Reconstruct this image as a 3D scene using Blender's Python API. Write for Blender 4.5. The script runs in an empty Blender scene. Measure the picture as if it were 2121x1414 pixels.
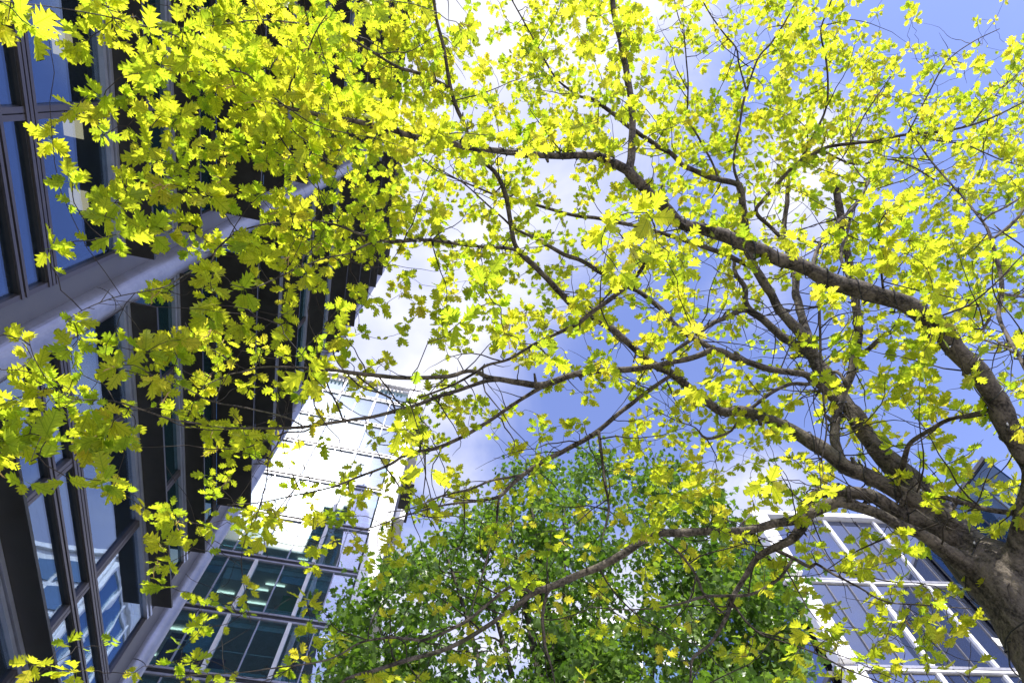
import bpy, bmesh, math, random
import numpy as np
from mathutils import Vector, Matrix, noise as mnoise

random.seed(7)
rng = np.random.default_rng(7)
SC = bpy.context.scene
COL = SC.collection

# ------------------------------------------------------------------ camera
F, CX, CY = 1130.0, 1060.5, 707.0            # focal length and centre in photograph pixels (2121 x 1414)
CAM = np.array([0.0, 0.0, 1.6])


def camdir(u, v):
    return np.array([(u - CX) / F, -(v - CY) / F, -1.0])


_Z = camdir(1028, 175); _Z /= np.linalg.norm(_Z)           # the zenith
_Y = camdir(450, 3150); _Y -= _Z * (_Y @ _Z); _Y /= np.linalg.norm(_Y)   # along the tower's facade
_X = np.cross(_Y, _Z)
WC = np.array([_X, _Y, _Z])                                # camera space -> world


def ray(u, v):
    c = camdir(u, v)
    return WC @ (c / np.linalg.norm(c))


def at(u, v, d):
    return CAM + ray(u, v) * d


def depth_of(P):
    return -(WC.T @ (np.asarray(P) - CAM))[2]


def project(P):
    c = (np.asarray(P) - CAM) @ WC
    return np.stack([CX + F * c[..., 0] / -c[..., 2], CY - F * c[..., 1] / -c[..., 2]], -1), -c[..., 2]


cam = bpy.data.cameras.new('camera')
cam.sensor_width = 36.0
cam.sensor_fit = 'HORIZONTAL'
cam.lens = F / 2121 * 36
cam.clip_start = 0.05
cam.clip_end = 3000
cam_o = bpy.data.objects.new('camera', cam)
COL.objects.link(cam_o)
M4 = Matrix.Identity(4)
for i in range(3):
    for j in range(3):
        M4[i][j] = WC[i, j]
    M4[i][3] = CAM[i]
cam_o.matrix_world = M4
SC.camera = cam_o

# ------------------------------------------------------------------ sky, sun, exposure
MID_AZ = math.radians(1.3)                                # the glass office that mirrors the sun into the lens
_n = np.array([math.sin(MID_AZ), -math.cos(MID_AZ), 0.0])
_r = ray(640, 1003)
SUN = _r - 2 * (_r @ _n) * _n
SUN /= np.linalg.norm(SUN)
SUN_EL = math.asin(SUN[2]); SUN_AZ = math.atan2(SUN[0], SUN[1])
SKY_STRENGTH, CLOUD_STRENGTH, SUN_STRENGTH = 0.15, 0.62, 4.0
SC.view_settings.view_transform = 'Standard'
SC.view_settings.look = 'None'
SC.view_settings.gamma = 1
SC.view_settings.use_curve_mapping = False
SC.view_settings.exposure = 0.92

W = bpy.data.worlds.new('World')
SC.world = W
W.use_nodes = True
nt = W.node_tree
nt.nodes.clear()


class NB:
    """small helper that writes shader nodes"""
    def __init__(s, tree):
        s.t = tree

    def n(s, kind, props=None, **inp):
        x = s.t.nodes.new(kind)
        for k, v in (props or {}).items():
            setattr(x, k, v)
        for k, v in inp.items():
            s.set(x, k, v)
        return x

    def set(s, x, k, v):
        k = {'_0': 0, '_1': 1, '_2': 2}.get(k, k)
        if isinstance(k, str) and k not in x.inputs:
            k = k.replace('_', ' ')
        if isinstance(v, bpy.types.NodeSocket):
            s.t.links.new(v, x.inputs[k])
        else:
            x.inputs[k].default_value = v

    def m(s, op, a, b=0.0, c=None, clamp=False):
        x = s.n('ShaderNodeMath', {'operation': op, 'use_clamp': clamp}, _0=a, _1=b)
        if c is not None:
            s.set(x, '_2', c)
        return x.outputs[0]

    def ss(s, v, lo, hi, a=0.0, b=1.0):
        x = s.n('ShaderNodeMapRange', {'interpolation_type': 'SMOOTHSTEP'}, Value=v)
        x.inputs[1].default_value = lo; x.inputs[2].default_value = hi
        x.inputs[3].default_value = a; x.inputs[4].default_value = b
        return x.outputs[0]

    def mix(s, f, a, b, kind='RGBA', blend='MIX'):
        x = s.n('ShaderNodeMix', {'data_type': kind, 'blend_type': blend})
        s.set(x, 0, f)
        ia, ib, o = (6, 7, 2)
        for i, v in ((ia, a), (ib, b)):
            if isinstance(v, bpy.types.NodeSocket):
                s.t.links.new(v, x.inputs[i])
            else:
                x.inputs[i].default_value = v
        return x.outputs[o]

    def noise(s, vec, scale, detail=4, rough=0.55, dist=0.0):
        x = s.n('ShaderNodeTexNoise', None, Scale=scale, Detail=detail, Roughness=rough, Distortion=dist)
        if vec is not None:
            s.set(x, 'Vector', vec)
        return x.outputs[0]


b = NB(nt)
skyt = b.n('ShaderNodeTexSky', {'sky_type': 'NISHITA', 'sun_disc': False, 'sun_elevation': SUN_EL,
                                'sun_rotation': SUN_AZ, 'altitude': 100.0, 'air_density': 1.0,
                                'dust_density': 0.3, 'ozone_density': 2.5})
skyc = b.mix(1.0, skyt.outputs[0], (1.34, 1.10, 1.32, 1), blend='MULTIPLY')     # the photograph's cool violet white balance
bg1 = b.n('ShaderNodeBackground', None, Color=skyc, Strength=SKY_STRENGTH)
tc = b.n('ShaderNodeTexCoord')
sep = b.n('ShaderNodeSeparateXYZ', None, Vector=tc.outputs['Generated'])
zc = b.m('MAXIMUM', sep.outputs[2], 0.06)
px_ = b.m('DIVIDE', sep.outputs[0], zc)
py_ = b.m('DIVIDE', sep.outputs[1], zc)
pv = b.n('ShaderNodeCombineXYZ', None, X=px_, Y=py_, Z=0.0).outputs[0]
n1 = b.noise(pv, 2.6, 9, 0.62, 0.5)
n2 = b.noise(pv, 0.55, 3, 0.5)
acc = b.m('MULTIPLY', b.ss(n2, 0.45, 0.75), 0.35)
BLOBS = [(0.0, 0.04, .46, 1.15), (0.04, -0.35, .46, 1.15), (-0.14, 0.30, .46, 1.1), (-0.14, 0.58, .40, 1.0), (0.57, 0.04, .20, .75),
         (0.58, 0.25, .14, .5), (0.08, 0.82, .20, .65), (0.78, 0.8, .26, .9), (0.20, 1.35, .55, .85), (0.75, 1.25, .5, .9),
         (-1.5, 0.4, .8, .8), (2.2, 0.6, .9, .9), (1.6, 1.0, .5, .7), (-0.8, -1.6, .9, .7), (1.25, -1.1, 1.0, .75), (0.3, 2.4, .9, .8)]
for bx, by, br, bs in BLOBS:
    dv = b.n('ShaderNodeVectorMath', {'operation': 'DISTANCE'})
    b.set(dv, 0, pv); dv.inputs[1].default_value = (bx, by, 0)
    acc = b.m('MAXIMUM', acc, b.ss(dv.outputs['Value'], br * 1.25, br * 0.1, 0.0, bs))
mask = b.m('ADD', acc, b.m('MULTIPLY', b.m('SUBTRACT', n1, 0.5), b.m('ADD', 0.5, b.m('MULTIPLY', acc, 1.5))))
mask = b.ss(mask, 0.10, 0.95)
shade = b.ss(b.noise(pv, 3.1, 4, 0.55), 0.3, 0.7)
ccol = b.mix(shade, (0.60, 0.65, 0.98, 1), (1.0, 1.0, 1.06, 1))
bg2 = b.n('ShaderNodeBackground', None, Color=ccol, Strength=CLOUD_STRENGTH)
mx = b.n('ShaderNodeMixShader', None)
nt.links.new(mask, mx.inputs[0]); nt.links.new(bg1.outputs[0], mx.inputs[1]); nt.links.new(bg2.outputs[0], mx.inputs[2])
wo = b.n('ShaderNodeOutputWorld')
nt.links.new(mx.outputs[0], wo.inputs[0])

sun = bpy.data.lights.new('sun', 'SUN')
sun.energy = SUN_STRENGTH
sun.angle = math.radians(0.53)
sun.color = (1.0, 0.96, 0.88)
sun_o = bpy.data.objects.new('sun', sun)
sun_o.rotation_euler = Vector(SUN).to_track_quat('Z', 'Y').to_euler()
sun_o.location = (-10, -25, 60)
COL.objects.link(sun_o)

SC.render.engine = 'CYCLES'
SC.cycles.max_bounces = 10
SC.cycles.transparent_max_bounces = 12
SC.cycles.transmission_bounces = 8
SC.cycles.glossy_bounces = 5
SC.cycles.sample_clamp_indirect = 8
SC.cycles.use_denoising = True

# ------------------------------------------------------------------ helpers
WL = {}                                   # world location of every Empty


def put(name, me, parent=None, kind=None, loc=None):
    """link one object; mesh data is in world coordinates unless loc is given"""
    o = bpy.data.objects.new(name, me)
    COL.objects.link(o)
    if loc is not None:
        o.location = loc
    if parent is not None:
        o.parent = parent
        w = parent
        while w.parent is not None:
            w = w.parent
        if parent.type == 'EMPTY':
            o.matrix_parent_inverse = Matrix.Translation(-Vector(WL.get(w.name, (0, 0, 0))))
    if kind:
        o['kind'] = kind
    return o


def thing(name, label, cat, loc=(0, 0, 0), group=None):
    o = bpy.data.objects.new(name, None)
    o.empty_display_size = 0.5
    COL.objects.link(o)
    o.location = loc
    WL[o.name] = tuple(loc)
    o['label'] = label; o['category'] = cat
    if group:
        o['group'] = group
    return o


class MB:
    """collects shapes into one mesh"""
    def __init__(s):
        s.v, s.f = [], []

    def add(s, vs, fs):
        k = len(s.v)
        s.v.extend([tuple(map(float, p)) for p in vs])
        s.f.extend([tuple(i + k for i in f) for f in fs])

    def box(s, p0, p1, T=None):
        x0, y0, z0 = p0; x1, y1, z1 = p1
        vs = [(x0, y0, z0), (x1, y0, z0), (x1, y1, z0), (x0, y1, z0), (x0, y0, z1), (x1, y0, z1), (x1, y1, z1), (x0, y1, z1)]
        if T is not None:
            vs = [T(*p) for p in vs]
        s.add(vs, [(0, 3, 2, 1), (4, 5, 6, 7), (0, 1, 5, 4), (1, 2, 6, 5), (2, 3, 7, 6), (3, 0, 4, 7)])

    def tube(s, pts, rad, n=8, cap=True):
        pts = np.asarray(pts, float)
        rad = np.broadcast_to(np.asarray(rad, float), (len(pts),))
        tan = np.gradient(pts, axis=0)
        tan /= np.linalg.norm(tan, axis=1)[:, None] + 1e-9
        a = np.cross(tan[0], [0.31, 0.2, 0.93])
        if np.linalg.norm(a) < 1e-3:
            a = np.cross(tan[0], [1, 0, 0])
        a /= np.linalg.norm(a)
        k = len(s.v)
        ang = np.arange(n) * 2 * math.pi / n
        for i in range(len(pts)):
            a = a - tan[i] * (a @ tan[i]); a /= np.linalg.norm(a) + 1e-9
            c = np.cross(tan[i], a)
            ring = pts[i] + rad[i] * (np.cos(ang)[:, None] * a + np.sin(ang)[:, None] * c)
            s.v.extend([tuple(p) for p in ring])
        for i in range(len(pts) - 1):
            for j in range(n):
                j2 = (j + 1) % n
                s.f.append((k + i * n + j, k + i * n + j2, k + (i + 1) * n + j2, k + (i + 1) * n + j))
        if cap:
            s.f.append(tuple(k + j for j in reversed(range(n))))
            e = k + (len(pts) - 1) * n
            s.f.append(tuple(e + j for j in range(n)))

    def mesh(s, name, mat, smooth=False):
        me = bpy.data.meshes.new(name)
        me.from_pydata(s.v, [], s.f)
        me.update()
        if mat is not None:
            me.materials.append(mat)
        if smooth:
            me.polygons.foreach_set('use_smooth', [True] * len(me.polygons))
        return me

    def build(s, name, mat, parent=None, smooth=False, kind=None):
        return put(name, s.mesh(name, mat, smooth), parent, kind)


def box_part(name, mat, parent, p0, p1, T=None, bevel=0.0):
    m = MB(); m.box(p0, p1, T)
    o = m.build(name, mat, parent)
    if bevel:
        bv = o.modifiers.new('bevel', 'BEVEL'); bv.width = bevel; bv.segments = 1
    return o


def resample(pts, extra, step):
    """Catmull-Rom through pts (N,3) with per-point values extra (N,)"""
    P = np.asarray(pts, float); E = np.asarray(extra, float)
    Pp = np.vstack([2 * P[0] - P[1], P, 2 * P[-1] - P[-2]])
    out, oe = [], []
    for i in range(len(P) - 1):
        p0, p1, p2, p3 = Pp[i:i + 4]
        k = max(2, int(np.linalg.norm(p2 - p1) / step) + 1)
        for t in np.arange(k) / k:
            q = 0.5 * ((2 * p1) + (-p0 + p2) * t + (2 * p0 - 5 * p1 + 4 * p2 - p3) * t * t + (-p0 + 3 * p1 - 3 * p2 + p3) * t ** 3)
            out.append(q); oe.append(E[i] * (1 - t) + E[i + 1] * t)
    out.append(P[-1]); oe.append(E[-1])
    return np.array(out), np.array(oe)


# ------------------------------------------------------------------ materials
def new_mat(name):
    m = bpy.data.materials.new(name)
    m.use_nodes = True
    m.node_tree.nodes.clear()
    return m, NB(m.node_tree)


def finish(m, bb, shader):
    o = bb.n('ShaderNodeOutputMaterial')
    m.node_tree.links.new(shader, o.inputs[0])
    return m


def plain(name, col, rough=0.6, metal=0.0, spec=0.5, vary=0.15, scale=3.0, bump=0.0):
    m, bb = new_mat(name)
    tcx = bb.n('ShaderNodeTexCoord').outputs['Object']
    nz = bb.noise(tcx, scale, 6, 0.65)
    nz2 = bb.noise(tcx, scale * 9, 4, 0.6)
    f = bb.m('ADD', bb.m('MULTIPLY', nz, 0.7), bb.m('MULTIPLY', nz2, 0.3))
    f = bb.ss(f, 0.3, 0.7)
    lo = tuple(c * (1 - vary) for c in col) + (1,); hi = tuple(min(1, c * (1 + vary)) for c in col) + (1,)
    p = bb.n('ShaderNodeBsdfPrincipled', None, Base_Color=bb.mix(f, lo, hi), Roughness=bb.ss(f, 0, 1, rough * 0.85, min(1, rough * 1.15)), Metallic=metal)
    p.inputs['Specular IOR Level'].default_value = spec
    if bump:
        bn = bb.n('ShaderNodeBump', None, Strength=0.5, Distance=bump, Height=f)
        m.node_tree.links.new(bn.outputs[0], p.inputs['Normal'])
    return finish(m, bb, p.outputs[0])


def glass(name, tint, refl, reflcol, trans=0.5, transcol=(.3, .4, .45), haze=0.0, haze_rough=0.2, wave=0.004, wscale=0.7):
    """coated window glass: mirror coat over a tinted see-through body; dust adds a soft wide lobe"""
    m, bb = new_mat(name)
    tcx = bb.n('ShaderNodeTexCoord').outputs['Object']
    bn = bb.n('ShaderNodeBump', None, Strength=1.0, Distance=wave, Height=bb.noise(tcx, wscale, 2, 0.4))
    gl = bb.n('ShaderNodeBsdfGlossy', None, Color=reflcol + (1,), Roughness=0.005, Normal=bn.outputs[0])
    df = bb.n('ShaderNodeBsdfDiffuse', None, Color=tint + (1,))
    tr = bb.n('ShaderNodeBsdfTransparent', None, Color=transcol + (1,))
    body = bb.n('ShaderNodeMixShader', None)
    body.inputs[0].default_value = trans
    m.node_tree.links.new(df.outputs[0], body.inputs[1]); m.node_tree.links.new(tr.outputs[0], body.inputs[2])
    lw = bb.n('ShaderNodeLayerWeight', None, Blend=0.5)
    fac = bb.m('ADD', bb.m('MULTIPLY', bb.m('POWER', lw.outputs['Facing'], 4.0), 0.75), refl, clamp=True)
    mxs = bb.n('ShaderNodeMixShader', None)
    bb.set(mxs, 0, fac)
    m.node_tree.links.new(body.outputs[0], mxs.inputs[1])
    top = gl.outputs[0]
    if haze > 0:
        g2 = bb.n('ShaderNodeBsdfGlossy', None, Color=(1, 1, 1, 1), Roughness=haze_rough)
        hm = bb.n('ShaderNodeMixShader', None)
        hm.inputs[0].default_value = haze
        m.node_tree.links.new(top, hm.inputs[1]); m.node_tree.links.new(g2.outputs[0], hm.inputs[2])
        top = hm.outputs[0]
    m.node_tree.links.new(top, mxs.inputs[2])
    return finish(m, bb, mxs.outputs[0])


def glow(name, col, strength):
    m, bb = new_mat(name)
    e = bb.n('ShaderNodeEmission', None, Color=col + (1,), Strength=strength)
    return finish(m, bb, e.outputs[0])


def bark(name, dark, light, scale=1.0):
    m, bb = new_mat(name)
    tcx = bb.n('ShaderNodeTexCoord').outputs['Object']
    mp = bb.n('ShaderNodeMapping', None, Vector=tcx)
    mp.inputs['Scale'].default_value = (1, 1, 0.35)
    a = bb.noise(mp.outputs[0], 9 * scale, 7, 0.65, 0.6)
    c = bb.noise(tcx, 55 * scale, 5, 0.6)
    big = bb.noise(tcx, 2.2 * scale, 3, 0.5)
    f = bb.m('ADD', bb.m('MULTIPLY', a, 0.6), bb.m('MULTIPLY', c, 0.4))
    colr = bb.mix(bb.ss(f, 0.38, 0.62), dark + (1,), light + (1,))
    moss = bb.ss(big, 0.56, 0.74)
    colr = bb.mix(bb.m('MULTIPLY', moss, 0.55), colr, (0.075, 0.078, 0.035, 1))
    bn = bb.n('ShaderNodeBump', None, Strength=1.0, Distance=0.022, Height=f)
    p = bb.n('ShaderNodeBsdfPrincipled', None, Base_Color=colr, Roughness=0.78, Normal=bn.outputs[0])
    p.inputs['Specular IOR Level'].default_value = 0.3
    return finish(m, bb, p.outputs[0])


def leaf_mat(name, c0, c1, c2, t0, t1, t2, tmix, rough, veins):
    """leaf blade: reflected colour c, transmitted colour t, both picked by the leaf's own 'tint'; UV carries the veins"""
    m, bb = new_mat(name)
    at_ = bb.n('ShaderNodeAttribute', {'attribute_name': 'tint'}).outputs['Fac']
    uv = bb.n('ShaderNodeUVMap', {'uv_map': 'UVMap'}).outputs[0]
    sp = bb.n('ShaderNodeSeparateXYZ', None, Vector=uv)
    au = bb.m('ABSOLUTE', bb.m('SUBTRACT', sp.outputs[0], 0.5))
    vv = sp.outputs[1]
    mid = bb.ss(au, 0.012, 0.03, 1.0, 0.0)
    lat = bb.m('FRACT', bb.m('MULTIPLY', bb.m('SUBTRACT', vv, bb.m('MULTIPLY', au, 0.75)), 7.0))
    lat = bb.ss(bb.m('ABSOLUTE', bb.m('SUBTRACT', lat, 0.5)), 0.05, 0.13, 0.7, 0.0)
    vein = bb.m('MULTIPLY', bb.m('MAXIMUM', mid, lat), veins)

    def ramp(k0, k1, k2):
        x = bb.mix(bb.ss(at_, 0.0, 0.5), k0 + (1,), k1 + (1,))
        return bb.mix(bb.ss(at_, 0.5, 1.0), x, k2 + (1,))
    tcx = bb.n('ShaderNodeTexCoord').outputs['Object']
    mott = bb.ss(bb.noise(tcx, 60, 3, 0.6), 0.3, 0.7, 0.86, 1.08)
    cr = bb.mix(1.0, ramp(c0, c1, c2), mott, blend='MULTIPLY')
    ct = bb.mix(1.0, ramp(t0, t1, t2), mott, blend='MULTIPLY')
    dk = bb.mix(vein, (1, 1, 1, 1), (0.45, 0.58, 0.35, 1))
    ct = bb.mix(1.0, ct, dk, blend='MULTIPLY')
    spot = bb.m('MULTIPLY', bb.ss(bb.noise(tcx, 210, 2, 0.5), 0.70, 0.76), 0.6)
    cr = bb.mix(spot, cr, (0.16, 0.09, 0.025, 1)); ct = bb.mix(spot, ct, (0.18, 0.09, 0.01, 1))
    p = bb.n('ShaderNodeBsdfPrincipled', None, Base_Color=cr, Roughness=rough)
    p.inputs['Specular IOR Level'].default_value = 0.45
    tl = bb.n('ShaderNodeBsdfTranslucent', None, Color=ct)
    mxs = bb.n('ShaderNodeMixShader', None)
    mxs.inputs[0].default_value = tmix
    m.node_tree.links.new(p.outputs[0], mxs.inputs[1]); m.node_tree.links.new(tl.outputs[0], mxs.inputs[2])
    return finish(m, bb, mxs.outputs[0])


M = {}
M['paving'] = plain('paving', (.30, .29, .27), .85, vary=.2, scale=.6, bump=.004)
M['dark_metal'] = plain('dark_metal', (.035, .034, .030), .45, .2, vary=.25)
M['frame'] = plain('bronze_frame', (.13, .115, .115), .4, .6, vary=.12)
M['rail'] = plain('pale_blue_aluminium', (.46, .50, .62), .35, .55, vary=.1)
M['silver'] = plain('silver_cladding', (.34, .34, .37), .36, .6, vary=.16, scale=1.6)
M['grey_clad'] = plain('grey_cladding', (.15, .145, .15), .5, .3, vary=.1)
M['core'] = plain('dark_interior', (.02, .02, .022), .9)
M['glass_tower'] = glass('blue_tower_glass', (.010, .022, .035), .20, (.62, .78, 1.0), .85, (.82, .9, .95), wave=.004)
M['glass_teal'] = glass('teal_tower_glass', (.010, .03, .032), .08, (.6, .85, .95), .3, (.3, .45, .45))
M['light_panel'] = glow('office_ceiling_light', (1.0, .80, .48), 0.60)
M['white_paint'] = plain('white_paint', (.80, .79, .77), .5, vary=.06)
M['white_dirty'] = plain('weathered_white', (.70, .69, .66), .55, vary=.12)
M['glass_mid'] = glass('clear_office_glass', (.03, .05, .05), .26, (.95, .97, 1.0), .94, (.62, .84, .90), haze=.05, haze_rough=.20, wave=.003, wscale=.4)
M['black_line'] = plain('black_gasket', (.03, .03, .032), .5)
M['mullion'] = plain('grey_mullion', (.36, .36, .40), .4, .3)
M['ceiling'] = plain('office_ceiling', (.60, .62, .60), .8)
M['back'] = plain('office_back_wall', (.10, .12, .13), .8, vary=.3, scale=.5)
M['sill'] = plain('grey_green_sill_panel', (.40, .48, .45), .7)
M['panel_green'] = plain('green_wall_panel', (.05, .30, .12), .6)
M['panel_blue'] = plain('pale_blue_wall_panel', (.30, .48, .58), .6)
M['panel_navy'] = plain('navy_wall_panel', (.04, .07, .16), .6)
M['lamp_shade'] = plain('tan_lamp_shade', (.55, .38, .28), .7)
M['tube_light'] = glow('strip_light', (1.0, .88, .70), 1.6)
M['glass_right'] = glass('lavender_mirror_glass', (.030, .036, .055), .30, (.70, .77, 1.0), .0, wave=.012, wscale=.35)
M['glass_blue'] = glass('deep_blue_glass', (.010, .028, .06), .16, (.55, .72, 1.0), .0, wave=.006)
M['glass_far'] = glass('pale_blue_glass', (.05, .10, .16), .35, (.7, .88, 1.0), .0)
M['bark'] = bark('oak_bark', (.016, .013, .010), (.155, .130, .104))
M['bark_green'] = bark('maple_bark', (.02, .017, .013), (.08, .068, .055))
M['twig'] = plain('twig_bark', (.030, .022, .017), .8, vary=.3, scale=20)
M['cut_wood'] = plain('fresh_cut_wood', (.62, .36, .20), .8, vary=.15, scale=25)
M['cable'] = plain('black_cable', (.012, .012, .013), .4)
M['bulb'] = plain('clear_white_bulb', (.75, .76, .80), .15, spec=.8)
M['oak_leaf'] = leaf_mat('oak_leaf', (.20, .28, .02), (.32, .36, .022), (.40, .36, .04),
                         (.50, .68, .03), (.76, .81, .035), (.92, .82, .06), .70, .42, .9)
M['maple_leaf'] = leaf_mat('maple_leaf', (.060, .11, .022), (.12, .200, .040), (.22, .31, .09),
                           (.11, .25, .014), (.24, .44, .022), (.44, .62, .05), .42, .30, .3)
M['catkin'] = plain('dry_catkin', (.42, .28, .10), .8)
M['pole'] = plain('tan_pole_paint', (.55, .45, .36), .5)

# ------------------------------------------------------------------ the ground
def sheet(name, mat, x0, y0, x1, y1, z):
    m = MB(); m.add([(x0, y0, z), (x1, y0, z), (x1, y1, z), (x0, y1, z)], [(0, 1, 2, 3)])
    return m.build(name, mat, None, kind='structure')


sheet('ground', M['paving'], -1500, -1500, 1500, 1500, 0.0)

# ------------------------------------------------------------------ tower on the left (facade plane x = -7)
GX = -7.0
tower = thing('office_tower', 'dark glass office tower with deep black sunshades and round silver pilasters, filling the left side', 'building', (GX, 5, 0))
PIL = [(5.35, 5.99), (16.81, 17.45)]                       # the round pilasters
BAYS = [(-6.4, 4.86, 42.3), (6.0, 16.0, 48.0)]            # y from, y to, roof height
LEV = [(2.9, .6), (4.95, .6), (6.95, .6), (8.95, .6), (12.98, .64), (15.04, .62), (17.2, 1.2), (20.6, .7), (22.85, .8), (26.8, .85), (30.9, .9),
       (34.7, .9), (38.5, .9), (42.3, .8), (45.2, .75), (48.0, .75)]
VM = {0: [-6.4, -5.0, -1.5, 1.99, 4.86], 1: [6.0, 8.7, 12.25, 16.0]}
# inside: a dark core, floors, back of the tower
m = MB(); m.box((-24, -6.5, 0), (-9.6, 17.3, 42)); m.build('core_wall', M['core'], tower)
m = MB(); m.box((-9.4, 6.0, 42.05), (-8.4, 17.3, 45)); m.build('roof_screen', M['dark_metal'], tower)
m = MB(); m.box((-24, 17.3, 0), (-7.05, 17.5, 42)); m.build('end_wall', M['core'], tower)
m = MB(); m.box((-9.55, -6.6, 0), (-7.0, -6.42, 42)); m.build('end_wall', M['grey_clad'], tower)
for bi, (y0, y1, zt) in enumerate(BAYS):
    levs = [l for l in LEV if l[0] <= zt + .1]
    prev = 0.0
    for li, (z, dep) in enumerate(levs):
        box_part('sunshade', M['dark_metal'], tower, (GX + .03, y0 - (0 if bi else 0), z), (GX + dep, y1 + (.03 if bi == 0 else -.35 if z < 20 else .15), z + .06))
        if abs(z - 17.2) > .1 and abs(z - 20.6) > .1:
            box_part('rail', M['rail'], tower, (GX - .05, y0, z - .20), (GX + .06, y1, z - .12))
            box_part('rail', M['rail'], tower, (GX - .05, y0, z - .085), (GX + .09, y1, z - .004))
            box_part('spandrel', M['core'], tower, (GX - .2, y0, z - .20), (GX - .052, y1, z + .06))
            ztop = z - .2
        else:
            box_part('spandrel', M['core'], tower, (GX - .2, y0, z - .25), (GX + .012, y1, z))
            ztop = z - .25
        # horizontal bars inside this band, then the panes between the mullions
        bars = [10.30, 10.95] if 8.9 < prev < 9.2 else []
        cuts = [prev + .06] + bars + [ztop]
        for zb in bars:
            if zb == 10.95:
                for q in (-.085, 0, .085):
                    box_part('bar', M['frame'], tower, (GX - .08, y0, zb + q - .03), (GX + .07, y1, zb + q + .03))
                box_part('bar', M['black_line'], tower, (GX - .09, y0, zb - .14), (GX + .03, y1, zb + .14))
            else:
                for q in (-.05, .05):
                    box_part('bar', M['frame'], tower, (GX - .08, y0, zb + q - .028), (GX + .07, y1, zb + q + .028))
                box_part('bar', M['black_line'], tower, (GX - .09, y0, zb - .09), (GX + .03, y1, zb + .09))
        ym = VM[bi]
        for k in range(len(ym) - 1):
            for c in range(len(cuts) - 1):
                za, zb = cuts[c], cuts[c + 1]
                if zb - za < .15:
                    continue
                tl = random.gauss(0, .0025)
                g = MB()
                ya, yb = ym[k] + .03, ym[k + 1] - .03
                g.add([(GX - .03 + tl * 2, ya, za), (GX - .03 - tl * 2, yb, za), (GX - .03 - tl, yb, zb), (GX - .03 + tl, ya, zb),
                       (GX - .05 + tl * 2, ya, za), (GX - .05 - tl * 2, yb, za), (GX - .05 - tl, yb, zb), (GX - .05 + tl, ya, zb)],
                      [(0, 1, 2, 3), (7, 6, 5, 4), (0, 4, 5, 1), (1, 5, 6, 2), (2, 6, 7, 3), (3, 7, 4, 0)])
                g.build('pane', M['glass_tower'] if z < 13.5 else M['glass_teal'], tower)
            if 0 < k:
                for q in (-.055, .055):
                    box_part('mullion', M['frame'], tower, (GX - .07, ym[k] + q - .045, prev + .07), (GX + .05, ym[k] + q + .045, ztop - .005))
                box_part('mullion', M['black_line'], tower, (GX - .08, ym[k] - .02, prev + .07), (GX + .01, ym[k] + .02, ztop - .005))
        # edge frames
        for yy in (y0 + .045, y1 - .045):
            box_part('mullion', M['frame'], tower, (GX - .07, yy - .045, prev + .07), (GX + .05, yy + .045, ztop - .005))
        # floor slab with its ceiling
        if z - prev > 1.5:
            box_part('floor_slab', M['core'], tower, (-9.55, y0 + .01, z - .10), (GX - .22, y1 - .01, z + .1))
        prev = z
    box_part('roof_edge', M['dark_metal'], tower, (GX - 1.2, y0, zt + .06), (GX + .5, y1, zt + .5))
for (u, v) in ((147, 262), (160, 415), (125, 90), (172, 560)):
    r = ray(u, v)
    P = CAM + r * ((12.74 - 1.6) / r[2])
    box_part('ceiling_light', M['light_panel'], tower, (P[0] - .17, P[1] - .2, 12.78), (P[0] + .17, P[1] + .2, 12.80))
# the flat returns and the round pilasters, in ring-jointed lengths
for pi_, (ya, yb) in enumerate(PIL):
    zt = (43.0, 49.5)[pi_]
    rr = (yb - ya) / 2
    cy = (ya + yb) / 2
    flat0 = (4.86, 16.0)[pi_]
    box_part('return_panel', M['grey_clad'], tower, (GX - .4, flat0 + .005, 0), (GX - .02, ya + .1, zt - .4))
    z = 0.0
    while z < zt - .1:
        z2 = min(zt, z + 4.05)
        mm = MB(); mm.tube([(GX, cy, z), (GX, cy, z2 - .025)], rr, 40); mm.build('pilaster', M['silver'], tower, smooth=False)
        o = tower.children[-1]
        for p in o.data.polygons:
            p.use_smooth = len(p.vertices) == 4
        mm = MB(); mm.tube([(GX, cy, z2 - .025), (GX, cy, z2)], rr - .02, 32); mm.build('pilaster_joint', M['black_line'], tower)
        z = z2
    box_part('pilaster_back', M['grey_clad'], tower, (GX - .5, cy - .3, 0), (GX - .1, yb - .02, zt - .3))

# ------------------------------------------------------------------ middle building that mirrors the sun
a_ = MID_AZ
ux, uy = math.cos(a_), math.sin(a_)


def TM(x, w, z):                      # x along the face, w out of it (towards the street), z up
    return (x * ux + w * uy, 30 + x * uy - w * ux, z)


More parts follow.
